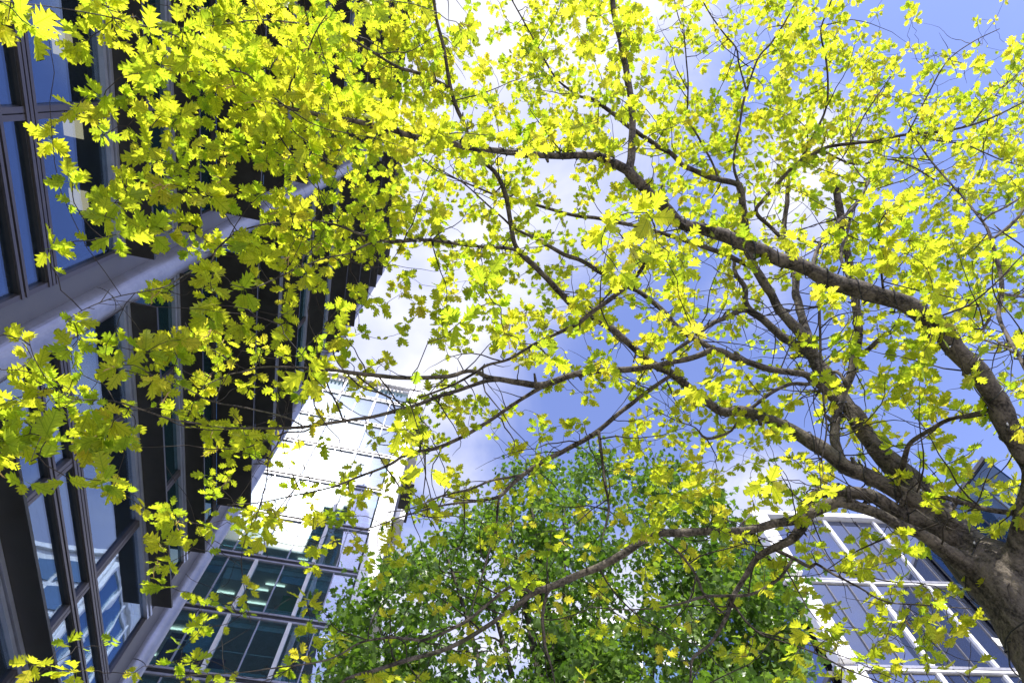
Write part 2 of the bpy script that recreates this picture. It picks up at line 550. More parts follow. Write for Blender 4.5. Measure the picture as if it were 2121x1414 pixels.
mid = thing('glass_office', 'pale glass office block with broad white end column and lavender mullions, beside the dark tower', 'building', TM(-10, 0, 0))
FL = [0.5, 4.2, 8.1, 12.0, 15.9, 19.8, 23.5, 27.4, 31.1, 35.3, 39.5, 43.6, 47.8]
XM = [-19.0, -15.7, -12.35, -9.02, -5.66, -2.75]
m = MB(); m.box((-20.5, -14, 0), (-1.4, -9, 50), TM); m.build('core_wall', M['back'], mid)
for fi, z in enumerate(FL):
    box_part('floor_slab', M['ceiling'], mid, (-20.4, -8.9, z - .32), (-2.8, -.30, z + .03), TM)
    for q in (-.16, .02, .16):
        box_part('floor_band', M['mullion'] if q != .02 else M['black_line'], mid, (-20.5, -.2, z + q - .055), (-2.72, .06 if q != .02 else .0, z + q + .055), TM)
    zt = FL[fi + 1] if fi + 1 < len(FL) else 50.0
    for k in range(len(XM) - 1):
        xa, xb = XM[k], XM[k + 1]
        xm = (xa + xb) / 2
        for (p, q) in ((xa + .10, xm - .03), (xm + .03, xb - .10)):
            tl, t2 = random.gauss(0, .0012), random.gauss(0, .0012)
            g = MB()
            z0, z1 = z + .225, zt - .225
            pts = [(p, -.06 + tl, z0), (q, -.06 - tl, z0), (q, -.06 - tl + t2, z1), (p, -.06 + tl + t2, z1)]
            g.add([TM(*c) for c in pts] + [TM(c[0], c[1] - .03, c[2]) for c in pts],
                  [(0, 1, 2, 3), (7, 6, 5, 4), (0, 4, 5, 1), (1, 5, 6, 2), (2, 6, 7, 3), (3, 7, 4, 0)])
            g.build('pane', M['glass_mid'], mid)
        box_part('mullion', M['mullion'], mid, (xm - .03, -.12, z + .225), (xm + .03, .02, zt - .225), TM)
        if k < 4:
            box_part('mullion', M['white_dirty'], mid, (xb - .10, -.14, z + .225), (xb + .10, .13, zt - .225), TM)
for x in (-19.0,):
    box_part('mullion', M['white_dirty'], mid, (x - .1, -.12, 0), (x + .1, .1, 50), TM)
z = 0
for zt in FL[1:] + [51.2]:
    box_part('column', M['white_paint'], mid, (-2.70, -1.4, z + .012), (-1.42, .35, zt - .012), TM, .02)
    z = zt
box_part('parapet', M['white_paint'], mid, (-20.6, -3, 50.3), (-1.40, .5, 51.3), TM)
box_part('soffit', M['white_dirty'], mid, (-20.6, -2.5, 49.95), (-2.75, .15, 50.27), TM)
for i in range(44):
    x = -20.3 + i * .39
    box_part('louvre', M['grey_clad'], mid, (x, .16, 49.6), (x + .16, .22, 50.2), TM)
box_part('side_wall', M['grey_clad'], mid, (-1.38, -14, 0), (-1.30, -1.5, 50), TM)
for fi, z in enumerate(FL[1:]):
    box_part('balcony', M['dark_metal'] if fi % 2 else M['white_dirty'], mid, (-1.28, -6 + (fi % 3) * .8, z - .9), (-.55 + .25 * (fi % 2), -1.6, z + .15), TM)
# things seen through the lower panes
for fi in range(3, 10):
    z, zt = FL[fi], FL[fi + 1]
    for k in range(1, len(XM) - 1):
        xa, xb = XM[k], XM[k + 1]
        box_part('sill_panel', M['sill'], mid, (xa + .12, -.34, z + .24), (xb - .12, -.28, z + .62), TM)
        box_part('ceiling_edge', M['ceiling'], mid, (xa + .12, -.75, zt - .62), (xb - .12, -.36, zt - .33), TM)
        for q in (.25, .75):
            if random.random() < .55:
                x = xa + (xb - xa) * q; hw = (xb - xa) * .22
                h = random.choice([.5, .8, 1.2, 1.7])
                box_part('blind', random.choice([M['sill'], M['ceiling'], M['panel_blue']]), mid, (x - hw, -.50, zt - .63 - h), (x + hw, -.46, zt - .63), TM)
        if random.random() < .7:
            x = random.uniform(xa + .4, xb - .4)
            mm = MB(); mm.tube([TM(x, -1.1, z + .04), TM(x, -1.1, zt - .33)], .13, 12); mm.build('inner_column', M['panel_blue'] if random.random() < .5 else M['ceiling'], mid, smooth=True)
        if random.random() < .6:
            zz = z + random.uniform(1.0, 2.4)
            box_part('rail', M['white_dirty'], mid, (xa + .15, -.9, zz), (xb - .15, -.86, zz + .05), TM)
for k in range(60):
    fi = random.choice([5, 6, 7, 8, 5, 6, 7])
    x = random.uniform(-15.5, -4.2); w = random.uniform(-7.5, -1.2)
    zt = FL[fi + 1] - .36
    kind = random.random()
    if kind < .35:
        box_part('strip_light', M['tube_light'], mid, (x - .6, w - .05, zt - .08), (x + .6, w + .05, zt - .02), TM)
    elif kind < .52:
        mm = MB(); c = TM(x, w, zt - .9)
        mm.tube([(c[0], c[1], c[2] - .25 + .5 * t) for t in (0, .1, .3, .5, .7, .9, 1)], [.03, .14, .22, .25, .22, .14, .03], 14)
        mm.tube([(c[0], c[1], c[2] + .24), (c[0], c[1], zt)], .012, 5)
        mm.build('pendant_lamp', M['lamp_shade'], mid, smooth=True)
    else:
        h = random.uniform(1.2, 2.9)
        box_part('wall_panel', random.choice([M['panel_green'], M['panel_blue'], M['panel_navy'], M['panel_navy'], M['ceiling']]), mid,
                 (x, w, FL[fi] + .05), (x + random.uniform(.3, 1.8), w + .1, FL[fi] + h), TM)

# ------------------------------------------------------------------ building on the right with the white grid
b_ = math.radians(-8.5)
vx, vy = math.cos(b_), math.sin(b_)


def TR(x, w, z):
    return (x * vx + w * vy, 25 + x * vy - w * vx, z)


rb = thing('white_grid_office', 'mirror glass office block with white column grid standing behind the oak trunk on the right', 'building', TR(30, 0, 0))
RZ = [0.4, 2.9, 8.1, 13.35, 18.65, 23.95, 29.2]
RC = [22.6, 27.15, 30.6, 34.1, 37.6, 41.1]
RW = [.48, .12, .09, .09, .09, .09]
m = MB(); m.box((22.4, -18, 0), (44, -.5, 29), TR); m.build('core_wall', M['core'], rb)
for i in range(len(RZ) - 1):
    z0, z1 = RZ[i], RZ[i + 1]
    for k in range(len(RC) - 1):
        xa, xb = RC[k] + RW[k], RC[k + 1] - RW[k + 1]
        n = 3
        for j in range(n):
            p, q = xa + (xb - xa) * j / n + .02, xa + (xb - xa) * (j + 1) / n - .02
            tl, t2 = random.gauss(0, .005), random.gauss(0, .006)
            pts = [(p, -.05 + tl, z0 + .2), (q, -.05 - tl, z0 + .2), (q, -.05 - tl + t2, z1 - .2), (p, -.05 + tl + t2, z1 - .2)]
            g = MB()
            g.add([TR(*c) for c in pts] + [TR(c[0], c[1] - .04, c[2]) for c in pts],
                  [(0, 1, 2, 3), (7, 6, 5, 4), (0, 4, 5, 1), (1, 5, 6, 2), (2, 6, 7, 3), (3, 7, 4, 0)])
            g.build('pane', M['glass_right'], rb)
            if j:
                box_part('mullion', M['grey_clad'], rb, (p - .05, -.12, z0 + .19), (p + .01, .02, z1 - .19), TR)
    for k, x in enumerate(RC):
        box_part('column', M['white_paint'], rb, (x - RW[k], -.3, z0 + .19), (x + RW[k], .12 if k else .5, z1 - .19), TR, .015)
    if i:
        box_part('beam', M['white_paint'], rb, (22.0, -.3, z0 - .10), (42, .10, z0 + .03), TR, .015)
        box_part('beam', M['mullion'], rb, (22.0, -.3, z0 + .045), (42, .12, z0 + .185), TR)
box_part('roof_edge', M['white_paint'], rb, (22.0, -18, 29.05), (44, .35, 29.4), TR)
# its left flank, running away from the street
for i in range(len(RZ) - 1):
    z0, z1 = RZ[i], RZ[i + 1]
    for j in range(7):
        w0, w1 = -.6 - j * 2.4, -.6 - (j + 1) * 2.4
        tl = random.gauss(0, .006)
        pts = [(21.9 + tl, w1 + .05, z0 + .15), (21.9 - tl, w0 - .05, z0 + .15), (21.9 - tl, w0 - .05, z1 - .1), (21.9 + tl, w1 + .05, z1 - .1)]
        g = MB()
        g.add([TR(*c) for c in pts] + [TR(c[0] + .04, c[1], c[2]) for c in pts],
              [(0, 1, 2, 3), (7, 6, 5, 4), (0, 4, 5, 1), (1, 5, 6, 2), (2, 6, 7, 3), (3, 7, 4, 0)])
        g.build('pane', M['glass_right'], rb)
        box_part('mullion', M['grey_clad'], rb, (21.82, w1 - .045, z0 + .15), (22.0, w1 + .045, z1 - .1), TR)
    box_part('beam', M['grey_clad'], rb, (21.8, -17.5, z1 - .095), (22.1, -.4, z1 + .145), TR)

# ------------------------------------------------------------------ blue glass tower at the right edge
bt = thing('blue_glass_block', 'deep blue glass block whose roof corner shows above the oak at the right edge', 'building', (40, 17, 0))
BZ = [0, 3.8, 7.6, 11.4, 15.2, 19, 22.8, 26.7]


def prism(name, mat, parent, poly, z0, z1):
    n = len(poly)
    m = MB()
    m.add([(x, y, z0) for x, y in poly] + [(x, y, z1) for x, y in poly],
          [tuple(reversed(range(n))), tuple(range(n, 2 * n))] + [(i, (i + 1) % n, n + (i + 1) % n, n + i) for i in range(n)])
    return m.build(name, mat, parent)


prism('core_wall', M['core'], bt, [(32.2, 13.5), (41, 17.3), (41, 18.6), (32.2, 19.9)], 0, 26.6)
for i in range(len(BZ) - 1):
    for j in range(5):
        y0, y1 = 13.05 + j * 1.4, 13.05 + (j + 1) * 1.4
        tl = random.gauss(0, .004)
        box_part('pane', M['glass_blue'], bt, (31.95 + tl, y0 + .03, BZ[i] + .04), (32.1 + tl, y1 - .03, BZ[i + 1] - .04))
        box_part('mullion', M['black_line'], bt, (31.9, y1 - .028, BZ[i] + .04), (32.1, y1 + .028, BZ[i + 1] - .04))
    for j in range(6):
        p = [(31.97 + 1.5 * (j + q) + .02, 13.0 + .62 * (j + q)) for q in (0, .97)]
        prism('pane', M['glass_blue'], bt, [p[0], p[1], (p[1][0] - .05, p[1][1] + .12), (p[0][0] - .05 + .1, p[0][1] + .12)], BZ[i] + .04, BZ[i + 1] - .04)
    prism('floor_band', M['black_line'], bt, [(31.91, 13.0), (41, 16.9), (41, 18.7), (31.91, 20.05)], BZ[i + 1] - .036, BZ[i + 1] + .036)
prism('roof_edge', M['grey_clad'], bt, [(31.86, 12.95), (41.1, 16.88), (41.1, 18.75), (31.86, 20.07)], 26.75, 26.95)

# ------------------------------------------------------------------ pale block far behind the green tree
fb = thing('distant_office', 'distant white and pale blue office block glimpsed under the green tree', 'building', (25, 66, 0))
m = MB(); m.box((21.8, 65.4, 0), (56, 90, 55)); m.build('core_wall', M['white_dirty'], fb)
for i in range(14):
    z0 = 2 + i * 3.75
    for j in range(9):
        x0 = 24.2 + j * 3.4
        box_part('window', M['glass_far'], fb, (x0, 65.2, z0), (x0 + 2.9, 65.38, z0 + 2.9))
for j in range(6):
    w = 65.7 + j * 4.0
    for i in range(5):
        box_part('pane', M['glass_far'], fb, (21.55, w, 1 + i * 10.6), (21.75, w + 3.6, 11.2 + i * 10.6))
    box_part('rib', M['white_paint'], fb, (21.30, w - .36, 0), (21.78, w - .03, 54.5))
for i in range(5):
    box_part('beam', M['white_paint'], fb, (21.38, 65.7, 11.25 + i * 10.6), (21.77, 89.6, 11.55 + i * 10.6))
box_part('column', M['white_paint'], fb, (21.9, 65.0, 0), (23.2, 65.38, 55))
box_part('roof_edge', M['white_paint'], fb, (21.3, 64.9, 55.05), (56.2, 90, 55.7))

# ------------------------------------------------------------------ oak: traced limbs
# name: (parent, start distance, end distance, [(px, py, width px)...]); None takes the parent's distance at the start
LIMBS = {}


def limb(key, parent, d0, d1, pts):
    LIMBS[key] = dict(parent=parent, d0=d0, d1=d1, pts=pts)


limb('T', None, 4.75, 5.6, [(2250, 1470, 165), (2186, 1352, 164), (2129, 1246, 158), (2072, 1190, 138), (2012, 1148, 104), (1965, 1100, 86), (1925, 1055, 73), (1895, 1010, 62), (1853, 965, 52), (1809, 922, 40)])
limb('A', 'T', 5.0, 4.75, [(2112, 1218, 100), (2124, 1150, 80), (2134, 1080, 68), (2150, 1020, 58), (2145, 970, 52), (2115, 930, 47), (2075, 850, 48), (2040, 790, 47), (1985, 725, 46), (1915, 655, 46), (1850, 620, 45),
     (1790, 600, 46), (1740, 586, 42), (1680, 560, 36), (1600, 530, 34), (1540, 505, 31), (1480, 480, 30), (1420, 468, 28), (1390, 445, 27), (1375, 425, 26), (1340, 395, 26), (1301, 353, 25)])
limb('A1', 'A', None, 2.9, [(1301, 353, 24), (1270, 338, 22), (1245, 325, 20), (1210, 322, 18), (1130, 322, 16), (1050, 315, 15), (985, 308, 14), (920, 294, 14), (850, 282, 13), (811, 269, 13), (754, 254, 12), (670, 240, 11),
      (607, 226, 9), (571, 218, 8), (542, 209, 7), (540, 195, 6), (531, 172, 5.5), (517, 158, 5), (500, 150, 4.5), (470, 143, 4), (430, 112, 3.6), (380, 82, 3.4), (330, 62, 3.2), (288, 51, 3), (214, 33, 2.8), (102, 14, 2.4), (0, 2, 2), (-60, -10, 1.5)])
limb('A2', 'A', None, 6.2, [(1301, 353, 22), (1308, 330, 20), (1309, 300, 18), (1310, 250, 17), (1305, 200, 16), (1297, 150, 16), (1287, 100, 15), (1277, 50, 14), (1268, 0, 13), (1262, -60, 11), (1250, -140, 8)])
limb('A3', 'A1', None, 3.3, [(607, 226, 5), (604, 195, 5), (600, 180, 4.5), (612, 150, 4), (632, 120, 4), (650, 75, 3.5), (670, 40, 3), (690, 15, 3), (705, -5, 2.5), (715, -50, 2)])
limb('A4', 'A', None, 6.5, [(1770, 596, 9), (1750, 560, 8), (1742, 520, 8), (1755, 480, 7), (1765, 440, 6), (1790, 400, 5), (1800, 370, 4)])
limb('A5', 'A', None, 6.3, [(1685, 560, 10), (1688, 530, 9), (1705, 495, 9), (1735, 460, 8), (1775, 420, 7), (1800, 375, 6)])
limb('A6', 'A', None, 4.2, [(1830, 600, 6), (1826, 565, 5), (1822, 530, 5), (1820, 470, 4), (1835, 440, 3)])
limb('A7', 'A', None, 4.3, [(1698, 570, 6), (1697, 605, 7), (1698, 660, 6), (1700, 740, 6), (1706, 830, 5), (1712, 890, 4), (1700, 960, 3)])
limb('B', 'T', 5.15, 5.2, [(1975, 1098, 62), (1907, 1045, 44), (1853, 1013, 38), (1798, 987, 37), (1744, 962, 36), (1700, 925, 36), (1655, 900, 32), (1623, 882, 25), (1583, 864, 24), (1539, 851, 26), (1495, 853, 22), (1459, 828, 20), (1423, 799, 20), (1386, 770, 20),
     (1359, 757, 20), (1327, 734, 18), (1296, 706, 17), (1264, 680, 17), (1216, 651, 16), (1184, 629, 16), (1152, 597, 15), (1121, 566, 14), (1095, 540, 14), (1073, 518, 13)])
limb('B1', 'B', None, 6.2, [(1073, 518, 13), (1063, 495, 12), (1054, 441, 12), (1047, 400, 12), (1027, 360, 11), (995, 328, 11), (972, 286, 10), (958, 249, 10), (941, 209, 10), (931, 172, 10), (924, 127, 9), (916, 85, 9), (904, 40, 8), (899, 0, 8), (890, -60, 6)])
limb('B2', 'B', None, 2.75, [(1073, 518, 10), (1040, 513, 9), (1000, 511, 8), (950, 505, 8), (885, 497, 8), (827, 500, 8), (790, 498, 7), (744, 484, 6), (707, 469, 5), (670, 460, 5), (633, 456, 4.5), (595, 460, 4), (557, 463, 4), (514, 473, 4), (482, 487, 4),
      (447, 519, 4), (437, 544, 4), (390, 565, 3.5), (346, 592, 3), (305, 602, 3), (237, 616, 2.5), (170, 643, 2.2), (136, 667, 1.8)])
limb('B3', 'B2', None, 3.1, [(820, 500, 5), (768, 504, 5), (725, 524, 4), (679, 533, 4), (639, 546, 3.5), (606, 560, 3), (557, 583, 3), (521, 597, 2.5), (480, 590, 2)])
limb('B4', 'B1', None, 4.6, [(935, 185, 8), (904, 167, 8), (860, 150, 8), (820, 138, 7.5), (780, 113, 7), (745, 92, 7), (727, 78, 7), (700, 65, 6.5), (665, 60, 6), (640, 52, 5), (590, 45, 4), (555, 42, 3.5), (500, 45, 3), (440, 55, 2)])
limb('C', 'T', 5.5, 3.9, [(1745, 845, 20), (1700, 800, 18), (1663, 774, 16), (1604, 766, 16), (1557, 752, 16), (1514, 737, 17), (1481, 726, 17), (1433, 741, 14), (1391, 750, 14), (1359, 757, 14), (1296, 766, 15), (1232, 766, 16), (1168, 782, 16), (1121, 798, 17), (1073, 792, 16),
     (1041, 785, 14), (1009, 779, 12), (987, 769, 10), (961, 769, 10), (930, 779, 10), (850, 782, 10), (772, 777, 10), (699, 767, 9), (660, 765, 8), (601, 760, 5), (539, 761, 4.5), (503, 770, 4), (473, 776, 3), (420, 800, 2)])
limb('C1', 'C', None, 2.75, [(1041, 785, 11), (1009, 787, 10), (977, 798, 10), (930, 814, 10), (882, 830, 10), (846, 843, 9), (772, 863, 9), (723, 870, 8), (674, 877, 8), (625, 884, 8), (564, 887, 7), (503, 886, 6), (454, 885, 6), (417, 878, 5), (356, 868, 4.5), (288, 846, 4), (237, 831, 3.5),
      (159, 826, 3), (136, 819, 2.6), (100, 790, 2.4), (68, 734, 2), (60, 700, 1.6)])
limb('C2', 'C1', None, 2.7, [(159, 826, 3), (140, 838, 2.6), (115, 853, 2.4), (92, 890, 2.2), (75, 925, 2), (64, 955, 1.6)])
limb('C3', 'C1', None, 2.9, [(625, 880, 4), (588, 863, 4), (503, 843, 3.5), (454, 835, 3.5), (424, 825, 3), (395, 809, 2.6), (350, 790, 2), (300, 770, 1.8)])
limb('C4', 'C1', None, 3.8, [(588, 888, 4), (574, 922, 4), (557, 946, 3.5), (552, 995, 3), (540, 1040, 2.6), (532, 1069, 2.5), (510, 1110, 2.2), (500, 1160, 2), (510, 1240, 1.8), (520, 1290, 1.5)])
limb('C5', 'C1', None, 4.6, [(819, 850, 5), (809, 826, 4), (780, 812, 4), (748, 801, 4), (715, 770, 3.5), (696, 745, 3.5), (690, 720, 3), (705, 690, 2.5)])
limb('C6', 'C', None, 4.5, [(1125, 800, 11), (1086, 823, 9), (1057, 842, 9), (1000, 880, 9), (959, 904, 9), (905, 927, 9), (846, 939, 7), (809, 961, 7), (760, 980, 6), (711, 1000, 5), (674, 1012, 4.5), (610, 1025, 4), (540, 1040, 3), (470, 1045, 2)])
limb('C7', 'B', None, 4.2, [(1395, 775, 11), (1370, 790, 10), (1330, 818, 10), (1290, 850, 11), (1228, 900, 12), (1177, 929, 12), (1126, 955, 12), (1083, 984, 11), (1057, 1005, 10), (1035, 1027, 9), (995, 1036, 7), (923, 1045, 5), (850, 1064, 4), (790, 1085, 3), (740, 1100, 2)])
limb('C8', 'C7', None, 4.0, [(1083, 983, 7), (1050, 989, 6), (1014, 996, 6), (974, 1013, 5.5), (915, 1027, 5), (850, 1053, 3), (800, 1060, 2)])
limb('C9', 'C7', None, 4.3, [(1034, 1028, 6), (1030, 1060, 6), (1028, 1089, 6), (1014, 1140, 5), (995, 1202, 4), (980, 1250, 3.5), (970, 1282, 3)])
limb('C10', 'C7', None, 4.5, [(1240, 892, 8), (1243, 920, 8), (1250, 973, 7), (1257, 1020, 6), (1261, 1056, 6), (1254, 1090, 4), (1246, 1122, 3)])
limb('D', 'T', 5.6, 8.0, [(1853, 965, 46), (1809, 922, 38), (1772, 862, 35), (1735, 806, 34), (1695, 759, 33), (1677, 719, 30), (1655, 683, 26), (1637, 668, 24), (1615, 639, 22), (1583, 585, 20), (1561, 548, 19), (1546, 512, 19), (1546, 486, 18), (1538, 424, 16), (1531, 385, 15),
     (1488, 371, 14), (1446, 357, 13), (1411, 339, 12), (1393, 321, 12), (1362, 302, 11), (1314, 270, 11), (1282, 245, 10), (1253, 223, 10), (1225, 204, 8), (1196, 197, 6), (1150, 160, 5), (1110, 90, 4), (1060, 0, 3)])
limb('D0', 'D', None, 7.2, [(1538, 424, 17), (1533, 400, 16), (1531, 383, 16)])
limb('D1', 'D', None, 8.2, [(1690, 745, 24), (1672, 690, 21), (1658, 650, 19), (1650, 610, 18), (1648, 577, 17), (1641, 541, 15), (1626, 504, 13), (1622, 479, 12), (1627, 445, 11), (1631, 415, 10), (1632, 385, 9)])
limb('D2', 'D1', None, 8.6, [(1626, 500, 10), (1596, 470, 9), (1566, 438, 9), (1580, 415, 10), (1598, 396, 10), (1644, 346, 11), (1700, 311, 10), (1739, 300, 8), (1807, 293, 7), (1877, 279, 6.5), (1966, 270, 6), (2036, 251, 5), (2093, 226, 4), (2125, 210, 3.5), (2200, 180, 2)])
limb('D3', 'D2', None, 8.4, [(1650, 342, 7), (1658, 332, 6), (1690, 272, 6), (1711, 223, 5), (1715, 177, 5), (1711, 124, 4.5), (1700, 64, 4), (1715, 21, 3.5), (1725, -10, 3), (1740, -60, 2)])
limb('D4', 'D', None, 8.2, [(1531, 385, 8), (1520, 339, 6.5), (1531, 265, 6), (1541, 209, 6), (1556, 159, 5), (1573, 117, 5), (1598, 88, 4.5), (1626, 46, 4), (1650, 0, 3), (1670, -50, 2)])
limb('D5', 'D4', None, 8.3, [(1545, 185, 4.5), (1531, 134, 4), (1524, 99, 4), (1495, 64, 3.5), (1460, 11, 3), (1440, -40, 2)])
limb('D6', 'D', None, 8.0, [(1488, 371, 6), (1478, 343, 5), (1450, 290, 5), (1425, 240, 4.5), (1425, 170, 4), (1416, 71, 3), (1404, 32, 2.5), (1390, -30, 2)])
limb('E', 'B', None, 6.6, [(1744, 962, 26), (1732, 925, 25), (1728, 904, 24), (1735, 850, 22), (1746, 813, 21), (1761, 777, 20), (1772, 733, 21), (1779, 686, 20), (1775, 632, 19), (1768, 590, 18), (1761, 548, 17), (1750, 504, 17), (1743, 470, 17), (1738, 424, 17), (1732, 386, 17)])
limb('E1', 'E', None, 5.8, [(1772, 738, 13), (1800, 722, 11), (1819, 704, 10), (1844, 688, 10)])
limb('E2', 'E', None, 5.9, [(1752, 795, 10), (1740, 775, 9), (1725, 770, 8), (1712, 790, 7), (1690, 820, 5)])
limb('G', 'D', None, 7.0, [(1700, 765, 20), (1680, 740, 20), (1645, 712, 20), (1619, 697, 20), (1583, 664, 19), (1554, 643, 19), (1543, 624, 15), (1543, 595, 12), (1524, 566, 11), (1521, 535, 8)])
limb('G1', 'G', None, 5.6, [(1552, 640, 14), (1530, 645, 13), (1506, 657, 13), (1470, 672, 12), (1435, 700, 10), (1405, 722, 8), (1370, 745, 5)])
limb('H', 'C', None, 6.3, [(1483, 728, 14), (1455, 710, 14), (1432, 696, 14), (1401, 674, 13), (1372, 642, 13), (1334, 610, 12), (1296, 591, 12), (1248, 566, 11), (1206, 540, 11), (1168, 527, 10), (1136, 508, 9), (1105, 492, 8), (1066, 473, 6.5), (1040, 450, 5), (1005, 420, 4), (960, 380, 3), (900, 345, 2.5)])
limb('I', 'D', None, 6.6, [(1561, 556, 13), (1530, 540, 12), (1495, 523, 12), (1441, 505, 11), (1407, 495, 10), (1359, 480, 10), (1312, 467, 9), (1280, 460, 9), (1232, 452, 9), (1184, 445, 8), (1136, 432, 8), (1086, 417, 7), (1040, 407, 6), (1011, 398, 5), (948, 372, 4), (900, 350, 3.5), (850, 310, 2.5), (800, 285, 2)])
limb('J', 'C', None, 3.6, [(869, 823, 5), (914, 807, 5.5), (949, 792, 6), (984, 772, 7), (1009, 756, 7), (1054, 744, 7), (1108, 712, 7), (1168, 683, 9), (1200, 667, 10), (1232, 642, 11), (1264, 620, 11), (1296, 594, 11), (1318, 572, 10), (1343, 537, 9), (1359, 508, 7)])
limb('K', 'T', 5.05, 4.0, [(2030, 1185, 60), (1990, 1160, 46), (1948, 1134, 34), (1907, 1107, 28), (1853, 1082, 28), (1798, 1056, 28), (1744, 1038, 27), (1700, 1053, 27), (1671, 1067, 26), (1635, 1078, 22), (1598, 1085, 20), (1544, 1098, 19), (1489, 1100, 19), (1435, 1102, 19), (1359, 1104, 20), (1333, 1118, 19),
     (1297, 1144, 19), (1250, 1169, 18), (1195, 1191, 17), (1141, 1213, 17), (1104, 1227, 15), (1068, 1256, 12), (1032, 1282, 11), (995, 1304, 11), (941, 1336, 11), (886, 1354, 10), (850, 1365, 10), (777, 1387, 9), (718, 1405, 8), (690, 1430, 7), (640, 1470, 5)])
limb('K1', 'K', None, 4.0, [(1101, 1226, 9), (1085, 1218, 9), (1068, 1213, 8), (1050, 1219, 8), (1003, 1256, 8), (959, 1289, 8), (886, 1322, 7), (850, 1323, 7), (806, 1320, 6), (748, 1329, 5), (704, 1355, 4), (660, 1370, 4), (572, 1382, 3), (500, 1392, 2.4), (430, 1396, 2), (330, 1400, 1.5)])
limb('K2', 'K', None, 4.4, [(1141, 1214, 9), (1131, 1235, 8), (1123, 1282, 8), (1127, 1310, 7), (1130, 1336, 6), (1142, 1380, 5), (1150, 1420, 4)])
limb('L', 'T', 5.15, 4.6, [(1975, 1118, 56), (1925, 1086, 42), (1889, 1072, 36), (1835, 1045, 34), (1798, 1026, 30), (1744, 1016, 30), (1700, 1016, 29), (1678, 1035, 26), (1667, 1056, 26), (1660, 1089, 24), (1635, 1118, 21), (1598, 1136, 18), (1569, 1155, 14), (1544, 1191, 12), (1518, 1235, 12), (1504, 1278, 10),
     (1471, 1333, 8), (1435, 1362, 7), (1431, 1402, 6), (1425, 1440, 5)])
limb('L1', 'L', None, 4.4, [(1602, 1136, 10), (1642, 1155, 9), (1678, 1173, 8), (1690, 1166, 7), (1725, 1187, 6), (1780, 1216, 5), (1835, 1245, 4), (1925, 1253, 3), (2010, 1260, 2)])
limb('L2', 'L1', None, 4.5, [(1642, 1156, 8), (1613, 1198, 7), (1562, 1227, 7), (1518, 1233, 7), (1460, 1235, 7), (1420, 1246, 6), (1380, 1256, 5), (1300, 1262, 3), (1220, 1256, 2)])
limb('L3', 'L2', None, 4.7, [(1500, 1271, 5), (1460, 1235, 6), (1442, 1191, 6), (1409, 1147, 6), (1380, 1122, 5), (1350, 1100, 3)])
limb('L4', 'L', None, 4.3, [(1518, 1250, 6), (1550, 1290, 6), (1584, 1315, 5), (1671, 1344, 4), (1744, 1380, 4), (1816, 1409, 3), (1870, 1430, 2)])
limb('N', 'A', 5.0, 4.9, [(2118, 1072, 16), (2096, 1062, 14), (2053, 1056, 13), (1998, 1042, 13), (1960, 1030, 11), (1930, 1028, 6)])
limb('O', 'A', 5.2, 8.0, [(2150, 800, 11), (2121, 760, 10), (2110, 737, 9), (2088, 697, 9), (2068, 654, 9), (2075, 606, 10), (2070, 559, 9), (2055, 505, 8), (2048, 480, 7), (2036, 460, 6), (2008, 424, 5.5), (1980, 392, 5), (1955, 364, 4.5), (1927, 332, 4), (1895, 285, 3), (1880, 250, 2.5)])
limb('O1', 'O', None, 7.5, [(2052, 498, 7), (2075, 480, 7), (2107, 452, 7), (2125, 425, 6), (2160, 380, 4)])
limb('O2', 'O', None, 7.6, [(2036, 458, 5), (2050, 445, 5), (2079, 431, 5), (2121, 407, 4), (2170, 390, 3)])
limb('O3', 'O', None, 6.8, [(2099, 730, 6), (2065, 705, 6), (2037, 686, 6), (2050, 655, 7), (2030, 632, 7), (2004, 617, 7)])
limb('O4', 'O', None, 7.8, [(2072, 607, 8), (2100, 612, 7), (2140, 615, 6), (2180, 600, 4)])
limb('P', 'A', None, 5.4, [(2045, 850, 10), (2022, 857, 10), (1968, 868, 10), (1932, 886, 10), (1888, 915, 11), (1877, 937, 12), (1868, 975, 14)])
limb('Q', 'B', None, 5.7, [(1545, 850, 9), (1560, 842, 9), (1597, 813, 9), (1641, 795, 9), (1675, 795, 9)])
limb('R', 'B', None, 5.1, [(1532, 866, 6), (1520, 885, 6), (1506, 897, 6), (1463, 908, 8), (1440, 885, 3), (1400, 870, 2.5), (1340, 840, 2)])
limb('S', 'D2', None, 9.2, [(1700, 311, 6), (1770, 340, 5), (1840, 330, 4), (1890, 345, 4), (1950, 380, 3.5), (2010, 395, 3), (2060, 400, 2)])
limb('U', 'D2', None, 9.2, [(1900, 274, 5), (1935, 290, 4), (2000, 300, 3.5), (2070, 330, 3), (2121, 345, 2)])
limb('V', 'D2', None, 9.0, [(1880, 278, 4), (1920, 200, 3.5), (1960, 130, 3), (2010, 90, 2.5), (2070, 60, 2)])
limb('X', 'D2', None, 8.8, [(1760, 298, 4), (1790, 240, 3.5), (1830, 180, 3), (1860, 140, 2.2)])
limb('Y', 'D2', None, 9.0, [(2010, 260, 4), (2050, 210, 3), (2090, 170, 2.5), (2130, 130, 2)])

OAK_BASE = (3.95, 2.88, 0.0)
oak = thing('oak_tree', 'big oak in bright yellow green spring leaf spreading over the street from the lower right', 'tree', OAK_BASE)


def limb_depth(pts, d0, d1):
    P = np.array([(p[0], p[1]) for p in pts], float)
    s = np.concatenate([[0], np.cumsum(np.linalg.norm(np.diff(P, axis=0), axis=1))])
    return d0 + (d1 - d0) * s / s[-1]


